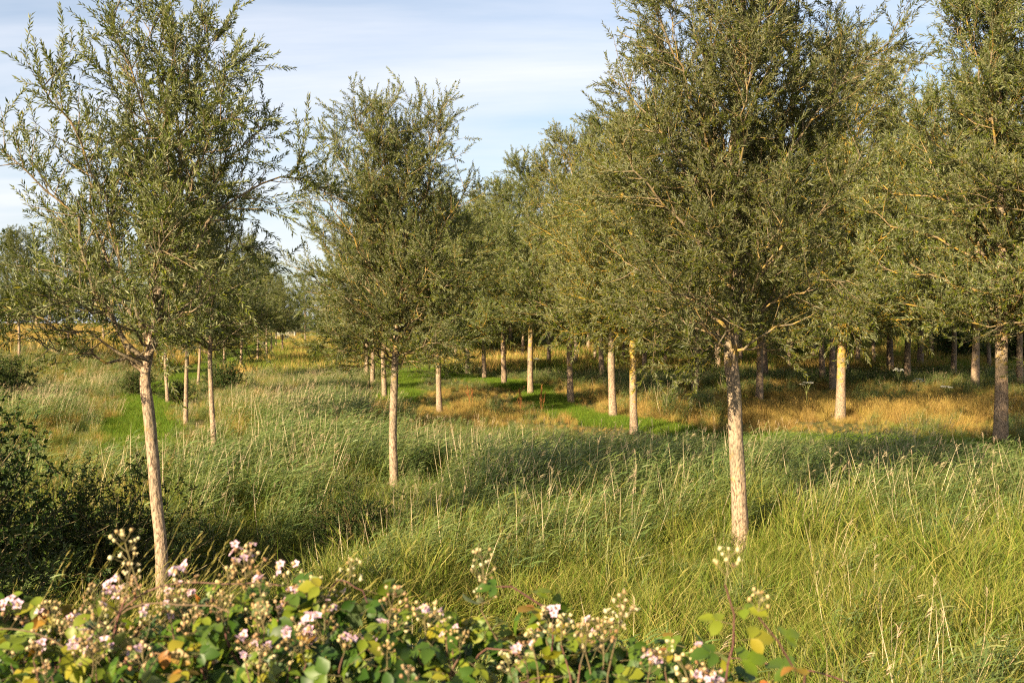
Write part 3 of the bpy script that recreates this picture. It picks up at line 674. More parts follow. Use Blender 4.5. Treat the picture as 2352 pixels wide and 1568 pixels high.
def dpoly(X, Y, pts):
    d = np.full(X.shape, 1e9)
    for (x0, y0), (x1, y1) in zip(pts[:-1], pts[1:]):
        ex, ey = x1 - x0, y1 - y0; t = np.clip(((X - x0) * ex + (Y - y0) * ey) / (ex * ex + ey * ey), 0, 1)
        d = np.minimum(d, np.hypot(X - x0 - t * ex, Y - y0 - t * ey))
    return d
PATH1 = [pw(*p) for p in ((290, 1010), (312, 955), (335, 910), (350, 885), (430, 850), (560, 803), (645, 781))]
PATH2 = [pw(*p) for p in ((2420, 1010), (2000, 982), (1640, 975), (1480, 957), (1300, 932), (1220, 880), (1130, 862), (1040, 850))]
PATH3 = [pw(*p) for p in ((915, 905), (925, 880), (940, 850), (960, 830))]
def path_d(X, Y): return np.minimum(np.minimum(dpoly(X, Y, PATH1), dpoly(X, Y, PATH2)), dpoly(X, Y, PATH3))

TRUNKS = [(XL, YL), (XR, YR), (XM, YM)] + [pw(a[0], a[1]) for a in ROWS if a[1] > 880]
def veg_scale(X, Y):
    s = np.ones_like(X)
    for x, y in TRUNKS:     # grass is thinner where the plantation is kept open round and before each trunk
        xs = X - x * Y / y; f = sm(1.5, .5, np.abs(xs)) * sm(-.8, -.1, y - Y) * sm(5.5, 3.0, y - Y)
        s = s * (1 - .5 * f)
    for pth in (PATH1, PATH2, PATH3):
        q = [(a * .92, b - 2.6) for a, b in pth]
        s = s * (1 - .5 * sm(3.2, 1.4, dpoly(X, Y, q)))
    s = s * (1 - .4 * sm(33, 40, Y))
    s = s * (1 - .55 * sm(19, 25, Y) * (1 - sm(31, 34, Y)) * sm(-5, -1, X))
    return s
def cover():
    rng = np.random.RandomState(77)
    def pts(y0, y1, dens, marg=1.2):
        n = int(.515 * marg * (y1 * y1 - y0 * y0) * dens); Y = np.sqrt(y0 * y0 + (y1 * y1 - y0 * y0) * rng.rand(n)); X = (rng.rand(n) * 2 - 1) * .515 * marg * Y
        return X, Y
    out = {k: [] for k in PC}
    def put(k, X, Y, m, s):
        out[k].append((X[m], Y[m], (s * np.ones_like(X))[m]))
    # near and middle ground
    X, Y = pts(6.5, 62, 9.0); n1 = fbm(X * .16, Y * .16); n2 = fbm(X * .45 + 30, Y * .45); u = rng.rand(len(X)); d = path_d(X, Y)
    onp = d < .85 + 1.3 * (n2 - .5)
    Yw = Y + 14 * (n1 - .5) + 5 * (n2 - .5); gold = sm(27, 33, Yw) * sm(-8, -3, X + 5 * (n2 - .5)) * (1 - .8 * sm(43, 58, Yw)) * (.7 + .3 * sm(.38, .52, fbm(X * .35 + 3, Y * .2)))  # gold gives way to greener grass at the back, standing in for canopy shade
    left = sm(-5, -8, X + (Y - 20) * .12) * (1 - gold)
    near = 1 - sm(12.5, 16.5, Y + 5 * (n1 - .5) + .25 * np.abs(X - 3))
    reedy = np.clip((1 - near) * (1 - gold) + near * (.08 + .75 * sm(.50, .62, fbm(X * .55 + 9, Y * .4 + 2))), 0, 1)
    reedy = np.where(left > .5, np.minimum(reedy, .38 + .7 * (n2 - .5)), reedy)
    lodg = np.exp(-((X - .1) / 1.5) ** 2 - ((Y - 9.6) / 1.3) ** 2)
    ditch = np.exp(-(((X + 3.6) / 1.3) ** 2 + ((Y - 13.3) / 1.8) ** 2))
    dk = rng.rand(len(X)) < ditch * 1.1  # plants thinned out in the ditch to make its shade look deeper
    tall = (.62 + .5 * n1) * (.85 + .3 * rng.rand(len(X))) * veg_scale(X, Y)
    isl = (u < lodg * 1.3) & ~onp; rest = ~onp & ~isl & ~dk
    isr = rest & (u < reedy * .62 * (.6 + .8 * n2)); 
    isd = rest & ~isr & (u < reedy * .62 + gold * .9 + left * .34)
    isd &= (rng.rand(len(X)) < np.clip(gold * .85 + left * .5 + .04, 0, 1))
    ism = rest & ~isr & ~isd
    low = 1 - .6 * ditch
    put('meadow', X, Y, ism, np.where(Y > 16, .95, .85) * tall * low * (1 - .35 * gold)); put('lodged', X, Y, isl, tall); put('dry', X, Y, isd, tall * .95); put('reed', X, Y, isr, tall * (.92 + .15 * (Y > 16)) * low)
    isx = rest & (rng.rand(len(X)) < .016 + .04 * reedy + .08 * left * 0 + .14 * sm(-3, -6, X) * sm(28, 34, Y)) & (gold < .5) & (ditch < .3)
    put('dead', X, Y, isx, tall)
    put('coarse', X, Y, rest & (rng.rand(len(X)) < .22 * sm(.42, .6, fbm(X * .7 + 20, Y * .5))) & (Y < 24) & (ditch < .4), tall * (.8 + .4 * rng.rand(len(X))))
    put('mown', X, Y, onp, 1.0)
    Xn, Yn = pts(5.6, 18, 9.0); nn1 = fbm(Xn * .8, Yn * .8); dn = np.exp(-(((Xn + 3.6) / 1.3) ** 2 + ((Yn - 13.3) / 1.8) ** 2)); ln_ = np.exp(-((Xn - .1) / 1.5) ** 2 - ((Yn - 9.6) / 1.3) ** 2)
    put('meadow', Xn, Yn, (dn < .35) & (ln_ < .5), (.35 + .95 * nn1) * (.75 + .5 * rng.rand(len(Xn))) * (.5 + .5 * veg_scale(Xn, Yn)))
    Xp, Yp = pts(20, 62, 9.0); dp = path_d(Xp, Yp); put('mown', Xp, Yp, dp < .8 + 1.3 * (fbm(Xp * .45 + 30, Yp * .45) - .5), .6 + .6 * rng.rand(len(Xp)))
    # far ground
    X, Y = pts(60, 230, .55, 1.1); n1 = fbm(X * .05, Y * .05); u = rng.rand(len(X)); d = path_d(X, Y); onp = d < 2.2
    lf = (-X - .31 * Y) > 2
    isd = ~onp & (u < np.where(lf, .75, .25))
    put('far_mown', X, Y, onp, 1.2); put('far_dry', X, Y, isd, .8 + .5 * n1); put('far_green', X, Y, ~onp & ~isd, .8 + .6 * n1)
    spec = {'meadow': ('meadow_grass', 'yellow green meadow grass covering the foreground ground', 4, 6.28), 'lodged': ('lodged_grass', 'flattened yellow grass lying over below the brambles', 2, .8),
            'coarse': ('coarse_grass', 'broad bladed coarse grass clumps scattered through the meadow', 4, 1.6),
            'dry': ('dry_grass', 'golden dry grass tussocks under the willows', 3, 6.28), 'reed': ('reeds', 'blue green reeds with bent leaves in the middle ground', 5, 1.0),
            'dead': ('dead_reeds', 'pale dead reed stalks with plumes standing among green reeds', 3, 1.2), 'mown': ('mown_grass', 'bright green short mown grass on the path between trees', 2, 6.28),
            'far_dry': ('far_dry_grass', 'pale golden grass on the far raised field', 2, 6.28), 'far_green': ('far_meadow_grass', 'green rough grass in the distance below the trees', 2, 6.28),
            'far_mown': ('far_mown_grass', 'bright green mown path in the distance by the gate', 2, 6.28)}
    for k, l in out.items():
        X = np.concatenate([a[0] for a in l]); Y = np.concatenate([a[1] for a in l]); s = np.concatenate([a[2] for a in l])
        nm, lab, nv, rr = spec[k]
        scatter(nm, PC[k], X, Y, s, (rng.rand(len(X)) - .5) * rr, lab, nv, 'reeds' if 'reed' in k or k == 'dead' else 'grass')
        print(nm, len(X))
cover()

# ------------------------------------------------------------------ shrubs
def gen_shrub(seed, rad, h, stems, leafmat, leaf=.045, wr=.5, twig_n=9, sec_n=7, lpl=4.0):
    rng = np.random.RandomState(seed)
    st = disc(rng, stems, rad * .25); az = rng.rand(stems) * 6.28; el = np.radians(25 + 60 * rng.rand(stems))
    d = np.stack([np.cos(az) * np.cos(el), np.sin(az) * np.cos(el), np.sin(el)], 1)
    Ln = 1 / np.sqrt((np.cos(el) / rad) ** 2 + (np.sin(el) / h) ** 2) * (.65 + .4 * rng.rand(stems))
    LP = grow(rng, st, d, Ln, 9, -.02, .09); LP[:, :, 2] = np.maximum(LP[:, :, 2], .02)
    V1, q1 = tubes(LP, (.012 + .006 * rng.rand(stems))[:, None] * (1 - np.linspace(0, .8, 9)[None]), 5)
    cnt = np.maximum(4, (Ln * sec_n).astype(int)); par, t, pos, dd = children(rng, LP, cnt, .2, 1, (30, 75), .35)
    Ls = (.18 + .4 * rng.rand(len(par))) * (1.1 - .6 * t) * min(1, rad); SP = grow(rng, pos, dd, Ls, 4, .03, .12); SP[:, :, 2] = np.maximum(SP[:, :, 2], .02)
    V2, q2 = tubes(SP, np.full((len(SP), 4), .003), 3)
    c2 = np.maximum(2, (Ls * twig_n).astype(int)); p2, t2, pos2, d2 = children(rng, SP, c2, .1, 1, (30, 75), .3)
    TW = grow(rng, pos2, d2, .10 + .16 * rng.rand(len(pos2)), 3, .0, .1)
    V3, q3 = tubes(TW, np.full((len(TW), 3), .0018), 3)
    nl = np.maximum(4, (np.linalg.norm(TW[:, -1] - TW[:, 0], axis=1) / leaf * lpl).astype(int)); lp = np.repeat(np.arange(len(TW)), nl)
    bp, bt = along(TW[lp], rng.rand(len(lp))); ld = norm(bt * .5 + rng.randn(len(lp), 3) * .7)
    Vl, tl = leaf_geo(rng, bp, ld, leaf * (.6 + .7 * rng.rand(len(lp))), wr, droop=.2)
    stem = mesh_np('shrub_stem', np.concatenate([V1, V2]), quads=np.concatenate([q1, q2 + len(V1)]), mats=[TWIG], smooth=True, attrs={'lz': np.zeros(len(V1) + len(V2))})
    fol = mesh_np('shrub_foliage', np.concatenate([Vl, V3]), tris=tl, quads=q3 + len(Vl), mats=[leafmat, TWIG], mi_q=1, attrs={'rnd': np.concatenate([np.repeat(rng.rand(len(lp)), 4), np.zeros(len(V3))])})
    return stem, fol
def place_shrub(P, x, y, label, scale=1.0, rz=0, group='shrubs and scrub', name='shrub', cat='shrub'):
    e = bpy.data.objects.new(name, None); col.objects.link(e); e.location = (x, y, float(terr(x, y)) - .03); e.rotation_euler = (0, 0, rz); e.scale = (scale,) * 3
    e['label'] = label; e['category'] = cat; e['group'] = group
    ob('stem', P[0], e); ob('foliage', P[1], e); return e
S_big = gen_shrub(501, 1.45, 2.5, 80, SHRUB, leaf=.055)
S_low = gen_shrub(502, 1.25, 1.25, 46, SHRUB, leaf=.042, wr=.45)
S_mid = gen_shrub(503, 1.6, 1.5, 50, SHRUB, leaf=.07)
place_shrub(S_big, -4.45, 7.7, 'large black shaded shrub at the lower left edge', .82)
place_shrub(S_big, -6.1, 5.2, 'tall unseen shrub outside the left edge, added to shade the large black one', 1.4, 3.3)  # added out of view, only its shadow falls on the black shrub
place_shrub(S_big, -6.55, 10.9, 'dark shrub behind the large black one at the left edge, added to shade the hollow', 1.2, 2.0)  # added and sized so that its shadow reaches the hollow
place_shrub(S_low, -5.0, 12.1, 'low thorny bush with sunlit top behind the nearest left trunk', 1.3, .5)
x, y = pw(830, 1190); place_shrub(S_low, x, y - .3, 'low green scrub left of the middle willow foot', .85, 2.2)
x, y = pw(720, 1215); place_shrub(S_low, x, y - .3, 'small green scrub at the right rim of the dark hollow', .6, 1.1)
x, y = pw(515, 885); place_shrub(S_mid, x, y, 'round green bush behind the crooked forked willow', 1.0, .3)
x, y = pw(412, 905); place_shrub(S_mid, x, y, 'yellow green bush between the two slender left trunks', .72, 1.3)
x, y = pw(15, 895); place_shrub(S_mid, x, y, 'dark scrub under the far left willow', 1.25, 2.3)
x, y = pw(-40, 915); place_shrub(S_mid, x, y, 'dark scrub cut by the left picture edge', 1.35, .9)
x, y = pw(315, 893); place_shrub(S_mid, x, y, 'dark bush at the shaded end of the mown strip, left', .85, 4.0)
for i, (px, Y, s_, lab) in enumerate([(985, 92, 2.2, 'dark scrub on the back bank behind the dark lichened willow'), (1060, 88, 2.0, 'dark scrub on the back bank beside the farthest pale thin trunk'),
        (1240, 96, 2.3, 'dark scrub on the back bank behind the dark footed willow'), (1440, 92, 2.4, 'dark scrub on the back bank behind the yellow lichened willow'),
        (1620, 84, 2.6, 'dark scrub in deep shade behind the large pale trunk'), (1840, 86, 2.6, 'dark scrub in deep shade left of the golden stemmed willow'),
        (1990, 90, 2.4, 'dark scrub in deep shade right of the golden stemmed willow'), (2200, 82, 2.6, 'dark scrub in the wood left of the thick right trunk'), (2340, 76, 2.6, 'dark scrub in the wood at the right edge')]):
    place_shrub(S_mid, (px - 1176) / F * Y, Y, lab, s_, i * 1.7)

# dark trees in the distance
E = [generic(s, 13.5, .9, 4.6, .22, 34, whorl=14, dens=.7, leaf=.42, twig_n=3.6, sec_n=3.0, far=True, Kt=30, St=8, lm=DARKLEAF, wr=.5, lpl=4.5, sec_len=1.2) for s in (61, 62)]
for i, (px, Y, s_, lab) in enumerate([(-60, 150, 1.05, 'dark tree beyond the field, leftmost at the left edge'), (20, 158, 1.15, 'dark tree beyond the field above the far left willow'), (85, 152, 1.0, 'dark tree beyond the field between the first two left willows'),
        (165, 168, 1.0, 'dark tree beyond the field above the second left willow'), (240, 175, .95, 'dark tree beyond the field above the third left willow'), (330, 185, .9, 'dark tree beyond the field behind the nearest left willow'),
        (420, 200, .85, 'dark tree beyond the field behind the slender left trunks'), (500, 215, .8, 'dark tree far behind the crooked forked willow'), (575, 225, .8, 'dark tree far behind the row leading to the gate'),
        (690, 215, .75, 'dark tree far behind the field gate'), (770, 150, .8, 'dark tree far behind the reeds left of the middle willow'), (860, 135, .85, 'dark tree far behind the middle willow'),
        (960, 126, .85, 'dark tree on the back bank behind the dark lichened willow'), (1060, 120, .85, 'dark tree on the back bank behind the two dark and yellow trunks'), (1160, 122, .9, 'dark tree on the back bank behind the bright forked willow'),
        (1270, 118, .9, 'dark tree on the back bank behind the many branched willow'), (1380, 116, .95, 'dark tree on the back bank behind the pale bending willow'), (1500, 114, .95, 'dark tree on the back bank right of the yellow lichened willow'),
        (1620, 112, 1.0, 'dark tree on the back bank left of the large pale trunk'), (1740, 112, 1.0, 'dark tree on the back bank behind the large pale trunk'), (1860, 110, 1.0, 'dark tree on the back bank left of the golden stemmed willow'),
        (1980, 110, 1.05, 'dark tree on the back bank right of the golden stemmed willow'), (2100, 108, 1.05, 'dark tree on the back bank behind the silhouetted trunk'), (2220, 104, 1.05, 'dark tree on the back bank behind the sunlit yellow trunk'), (2340, 100, 1.1, 'dark tree on the back bank behind the thick right trunk')]):
    place_tree(E[i % 2], (px - 1176) / F * Y, Y, lab, 0, rz=i * 1.3, scale=s_, parts=False, name='dark_tree', group='dark background trees')

# ------------------------------------------------------------------ field gate and post
def solid(name, rough, c1, c2, sc_=20):
    m, nt, out = mat(name); tcn = N(nt, 'ShaderNodeTexCoord'); n = N(nt, 'ShaderNodeTexNoise'); n.inputs['Scale'].default_value = sc_; n.inputs['Detail'].default_value = 5
    L(nt, tcn.outputs['Object'], n.inputs['Vector']); p = N(nt, 'ShaderNodeBsdfPrincipled'); L(nt, ramp(nt, n.outputs['Fac'], [(.35, c1), (.65, c2)]), p.inputs['Base Color']); p.inputs['Roughness'].default_value = rough
    L(nt, p.outputs[0], out.inputs[0]); return m
def boxm(name, x0, x1, y0, y1, z0, z1, m, b=.006):
    V = np.array([[x, y, z] for x in (x0, x1) for y in (y0, y1) for z in (z0, z1)], float)
    q = [[0, 1, 3, 2], [4, 6, 7, 5], [0, 4, 5, 1], [2, 3, 7, 6], [0, 2, 6, 4], [1, 5, 7, 3]]
    return mesh_np(name, V, quads=q, mats=[m])
GALV = solid('galvanised_steel', .45, (.42, .42, .41), (.58, .58, .56)); WOODD = solid('weathered_post_wood', .9, (.02, .018, .015), (.05, .042, .03))
gY = 170.0; gX = (656 - 1176) / F * gY; gz = float(terr(gX, gY)); e = bpy.data.objects.new('field_gate', None); col.objects.link(e); e.location = (gX, gY, gz)
e['label'] = 'pale metal field gate of horizontal bars at the far end of the path'; e['category'] = 'gate'
for k in range(7): ob('bar', boxm('gate_bar', -1.5, 1.5, -.02, .02, .22 + k * .17, .27 + k * .17, GALV), e)
for xx in (-1.5, 0, 1.5): ob('stile', boxm('gate_stile', xx - .03, xx + .03, -.045, -.025, .15, 1.32, GALV), e)
for xx in (-1.72, 1.72): ob('gate_post', boxm('gate_post', xx - .09, xx + .09, -.09, .09, -.2, 1.5, WOODD), e)
pY = 108.0; pX = (606 - 1176) / F * pY; e = bpy.data.objects.new('marker_post', None); col.objects.link(e); e.location = (pX, pY, float(terr(pX, pY)))
e['label'] = 'small dark post beside the mown path before the gate'; e['category'] = 'post'
ob('post', boxm('post', -.12, .12, -.12, .12, -.2, 1.1, WOODD), e); ob('cap', boxm('post_cap', -.15, .15, -.15, .15, 1.1, 1.16, WOODD), e)

# ------------------------------------------------------------------ hogweed and dock plants in the dry grass
UMBEL = plain('umbel_flower', [(0, (.62, .6, .5)), (1, (.8, .79, .72))], .7, .2); STALK = plain('plant_stalk', [(0, (.10, .13, .03)), (1, (.18, .18, .06))], .7)
RUST = plain('dock_seed', [(0, (.20, .07, .02)), (1, (.33, .13, .04))], .8)
def hogweed(seed, x, y, h, label):
    rng = np.random.RandomState(seed); e = bpy.data.objects.new('hogweed', None); col.objects.link(e); e.location = (x, y, float(terr(x, y))); e['label'] = label; e['category'] = 'plant'; e['group'] = 'white flowered hogweeds'
    top = np.array([rng.randn() * .05, 0, h * .8]); P = [resample([(0, 0, 0), top * .5 + [.02, 0, 0], top], 6)]; ends = []
    for k in range(5):
        a = k * 1.3 + rng.rand(); en = top + [math.cos(a) * .16, math.sin(a) * .16, h * .2 * (.6 + .5 * rng.rand())]; ends.append(en); P.append(resample([top * .85, (top + en) / 2 + [0, 0, -.02], en], 6))
    V, q = tubes(np.stack(P), np.full((len(P), 6), .006), 5); ob('stalk', mesh_np('hogweed_stalk', V, quads=q, mats=[STALK], attrs={'rnd': np.full(len(V), .5)}), e)
    for en in ends:
        n = 60; p = disc(rng, n, .085); p[:, 2] = .03 * (1 - (np.linalg.norm(p[:, :2], axis=1) / .085) ** 2) + rng.randn(n) * .004
        Vl, tl = leaf_geo(rng, p + en, norm(rng.randn(n, 3) * [1, 1, .25]), np.full(n, .028), .8, tilt=.2)
        ob('umbel', mesh_np('hogweed_umbel', Vl, tris=tl, mats=[UMBEL], attrs={'rnd': np.repeat(rng.rand(n), 4)}), e)
for i, (px, Y, h, lab) in enumerate([(1854, 34, 1.25, 'white hogweed left of the golden stemmed willow'), (2064, 44, 1.2, 'white hogweed beside the shaded trunk with yellow patch'), (2112, 40, 1.0, 'white hogweed before the silhouetted trunk at right'),
        (2178, 36, .9, 'white hogweed in shaded grass left of the thick right trunk'), (1229, 58, 1.2, 'white hogweed beside the dark footed willow in the background')]):
    hogweed(700 + i, (px - 1176) / F * Y, Y, h, lab)
def dock(seed, x, y, h, label):
    rng = np.random.RandomState(seed); e = bpy.data.objects.new('dock_plant', None); col.objects.link(e); e.location = (x, y, float(terr(x, y))); e['label'] = label; e['category'] = 'plant'; e['group'] = 'rusty docks'
    n = 4; P = np.stack([resample([(0, 0, 0), (rng.randn() * .05, rng.randn() * .05, h * .5), (rng.randn() * .1, rng.randn() * .1, h * (.8 + .3 * rng.rand()))], 6) for k in range(n)])
    V, q = tubes(P, np.full((n, 6), .005), 4); ob('stalk', mesh_np('dock_stalk', V, quads=q, mats=[RUST], attrs={'rnd': np.full(len(V), .3)}), e)
    m = 420; par = rng.randint(0, n, m); p, t = along(P[par], .5 + .5 * rng.rand(m)); Vl, tl = leaf_geo(rng, p + rng.randn(m, 3) * .014, norm(rng.randn(m, 3)), np.full(m, .022), .8)
    ob('seed_spike', mesh_np('dock_seeds', Vl, tris=tl, mats=[RUST], attrs={'rnd': np.repeat(rng.rand(m), 4)}), e)
for i, (px, Y, h, lab) in enumerate([(1080, 37, .95, 'rust red dock in golden grass right of the dark lichened willow'), (1245, 36, 1.0, 'rust red dock at the left end of the mown path'), (1196, 38, .85, 'rust brown dock between two dock plants in the golden grass')]):
    dock(720 + i, (px - 1176) / F * Y, Y, h, lab)

# ------------------------------------------------------------------ tall grass before the nearest left willow
def tall_grass():
    rng = np.random.RandomState(91); a = Acc(); n = 900
    Y = 3.6 + 3.4 * rng.rand(n); X = -.56 * Y + .42 * Y * rng.rand(n) ** 1.3
    pos = np.stack([X, Y, terr(X, Y) - .03], 1); wd = norm(np.tile([1, .1], (n, 1)) + rng.randn(n, 2) * .35)
    d = np.tile([0, 0, 1.], (n, 1)); d[:, :2] += wd * .22 + rng.randn(n, 2) * .1
    V, q, k = strip_blades(rng, pos, d, .55 + .45 * rng.rand(n), .005 + .003 * rng.rand(n), .5 + .9 * rng.rand(n), wd, K=5); a.add(V, q, np.repeat(rng.rand(n) * .85, k), 0)
    m = 850; Y = 3.4 + 2.0 * rng.rand(m); X = -.57 * Y + .30 * Y * rng.rand(m) ** 1.5; wd = norm(np.tile([1, .1], (m, 1)) + rng.randn(m, 2) * .3)
    pos = np.stack([X, Y, terr(X, Y) - .03], 1); d = np.tile([0, 0, 1.], (m, 1)); d[:, :2] += wd * .30 + rng.randn(m, 2) * .12
    V, q, k = strip_blades(rng, pos, d, 1.0 + .5 * rng.rand(m), np.full(m, .0026), .25 + .5 * rng.rand(m), wd, K=6); a.add(V, q, np.repeat(.7 + .3 * rng.rand(m), k), 0)
    st = V.reshape(m, 6, 2, 3).mean(2); t = norm(st[:, -1] - st[:, -2])
    for j in range(7):
        o = st[:, -1] - t * .017 * j
        V, q, k = strip_blades(rng, o, t + rng.randn(m, 3) * .16, np.full(m, .03), np.full(m, .0036), np.full(m, .1), wd, K=3); a.add(V, q, np.repeat(.75 + .25 * rng.rand(m), k), 0)
    ob('tall_grass', a.mesh('tall_grass', [GRASS, DRY]), label='tall grass with seed heads leaning before the nearest left trunk', category='grass', kind='stuff')
tall_grass()

# ------------------------------------------------------------------ brambles in front of the viewer
BLEAF = leaf_mat('bramble_leaf', [(0, (.022, .050, .006)), (.45, (.050, .092, .009)), (.72, (.115, .15, .010)), (.9, (.21, .18, .014)), (1, (.24, .10, .02))],
                 [(0, (.08, .11, .05)), (.7, (.14, .17, .06)), (1, (.24, .16, .07))], (1.1, 1.15, .25), rough=.45, spec=.28, tf=.3, objvar=.0)
PETAL = leaf_mat('bramble_petal', [(0, (.60, .36, .47)), (1, (.72, .56, .62))], [(0, (.58, .34, .45)), (1, (.7, .54, .6))], (1, .9, .95), rough=.6, spec=.2, tf=.35)
BUD = leaf_mat('bramble_bud', [(0, (.20, .11, .045)), (.4, (.34, .22, .10)), (.75, (.42, .35, .18)), (1, (.52, .47, .28))], [(0, (.3, .2, .1)), (1, (.6, .55, .4))], (1, 1, .8), rough=.7, spec=.2, tf=.1)
CANE = leaf_mat('bramble_cane', [(0, (.07, .026, .024)), (.6, (.12, .055, .04)), (1, (.11, .10, .035))], [(0, (.12, .05, .045)), (1, (.2, .1, .07))], (1, .9, .8), rough=.6, spec=.3, tf=0)
def leaflet(rng, base, d, up, Ln, wr):
    d = norm(np.array(d)); s = norm(np.cross(d, up)); nn = np.cross(s, d); st = np.array([0, .22, .48, .76, 1.0]); wd = np.array([.10, .82, 1.0, .62, .0]) * Ln * wr * .5
    cup = .22 + .15 * rng.rand(); dr = .22 * rng.rand() + .05; V = []
    for t, w_ in zip(st, wd):
        c = base + d * Ln * t - nn * Ln * dr * t * t
        wob = 1 + .10 * rng.randn()
        V += [c - s * w_ * wob + nn * w_ * cup, c, c + s * w_ * wob + nn * w_ * cup]
    q = []
    for k in range(4): q += [[3 * k, 3 * k + 1, 3 * k + 4, 3 * k + 3], [3 * k + 1, 3 * k + 2, 3 * k + 5, 3 * k + 4]]
    return np.array(V), np.array(q)
def compound(seed, rv):
    """three leaflets on a stalk, growing along +x, upper side +z"""
    rng = np.random.RandomState(seed); a = Acc(); pet = .035 + .015 * rng.rand()
    for ang, l_ in ((0, .058), (62, .047), (-62, .047)):
        r = R_(ang + rng.randn() * 6); d = (math.cos(r), math.sin(r), -.12 + .1 * rng.randn()); V, q = leaflet(rng, np.array([pet + (.012 if ang == 0 else 0), 0, 0]), d, np.array([.1 * rng.randn(), .1 * rng.randn(), 1.]), l_ * (.85 + .3 * rng.rand()), .74)
        a.add(V, q, np.clip(rv + .06 * rng.randn(), 0, 1))
    V, q = tubes(np.array([[[0, 0, -.004], [pet, 0, 0], [pet + .014, 0, 0]]]), np.array([[.0014, .0012, .0008]]), 3); a.add(V, q, .9, 1)
    return a.mesh('bramble_leaf', [BLEAF, CANE])
rvs = [.05, .2, .3, .42, .5, .6, .68, .75, .84, .93]
LEAVES = [compound(800 + i, v) for i, v in enumerate(rvs)]
def frame_mat(x, z):
    x = norm(np.asarray(x, float)); y = norm(np.cross(z, x)); z = np.cross(x, y)
    return np.stack([x, y, z], 1)
def put_obj(name, me, parent, pos, Rm, s):
    o = bpy.data.objects.new(name, me); col.objects.link(o); o.parent = parent
    m = mathutils.Matrix.Identity(4)
    for i in range(3):
        for j in range(3): m[i][j] = float(Rm[i][j]) * s
        m[i][3] = float(pos[i])
    o.matrix_local = m; return o
def petal_flower(seed):
    rng = np.random.RandomState(seed); a = Acc()
    for k in range(5):
        r = k * 2 * math.pi / 5 + rng.randn() * .1; V, q = leaflet(rng, np.array([math.cos(r) * .002, math.sin(r) * .002, 0]), (math.cos(r), math.sin(r), .25 + .15 * rng.randn()), np.array([0, 0, 1.]), .0112, .85)
        a.add(V, q, rng.rand())
    n = 16; p = disc(rng, n, .0035); V, q, k = strip_blades(rng, p, np.tile([0, 0, 1.], (n, 1)) + rng.randn(n, 3) * .5, np.full(n, .006), np.full(n, .0012), np.zeros(n), norm(rng.randn(n, 2)), K=3); a.add(V, q, .75, 1)
    return a.mesh('bramble_flower', [PETAL, BUD])
FLOWERS = [petal_flower(820 + i) for i in range(4)]
def bud_cluster(seed, n, h, tone):
    """a panicle: stalk, side stalks and rounded buds with sepals; grows along +z"""
    rng = np.random.RandomState(seed); a = Acc(); P = []; ends = []
    P.append(resample([(0, 0, 0), (.005 * rng.randn(), .005 * rng.randn(), h * .5), (.01 * rng.randn(), .01 * rng.randn(), h)], 5))
    for k in range(n):
        t = .25 + .75 * k / n; b = P[0][int(t * 4)] * 1.0; az = k * 2.4 + rng.rand(); l_ = h * (.34 - .2 * t) + .008; e = b + [math.cos(az) * l_, math.sin(az) * l_, l_ * (.6 + .5 * rng.rand())]; ends.append(e); P.append(resample([b, (b + e) / 2 + [0, 0, -.002], e], 5))
    V, q = tubes(np.stack(P), np.array([.0018] + [.001] * n)[:, None] * np.ones((1, 5)), 4); a.add(V, q, .9, 1)
    for e in ends + [P[0][-1]]:
        r = .003 + .0026 * rng.rand(); th = np.array([0, .6, 1.3, 2.1, 2.8]); S = 6; zz = -np.cos(th) * r * 1.15; rr = np.sin(th) * r + .0003
        ang = np.arange(S) * 6.283 / S; V = np.stack([rr[:, None] * np.cos(ang), rr[:, None] * np.sin(ang), np.broadcast_to(zz[:, None], (5, S))], -1).reshape(-1, 3) + e
        i = np.arange(5 * S).reshape(5, S); q = np.stack([i[:-1], np.roll(i, -1, 1)[:-1], np.roll(i, -1, 1)[1:], i[1:]], -1).reshape(-1, 4); a.add(V, q, np.clip(tone + .22 * rng.randn(), 0, 1), 0)
        m = 5; V, q, k = strip_blades(rng, np.tile(e, (m, 1)), rng.randn(m, 3) * [1, 1, .4] + [0, 0, .2], np.full(m, .010), np.full(m, .004), np.full(m, .3), norm(rng.randn(m, 2)), K=3); a.add(V, q, np.clip(tone + .2 * rng.randn(), 0, 1), 0)
    return a.mesh('bramble_buds', [BUD, CANE]), np.array(ends)
BUDS = [bud_cluster(840 + i, n, h, t) for i, (n, h, t) in enumerate([(9, .075, .35), (12, .10, .5), (14, .12, .25), (10, .09, .66), (13, .11, .62), (8, .06, .5)])]

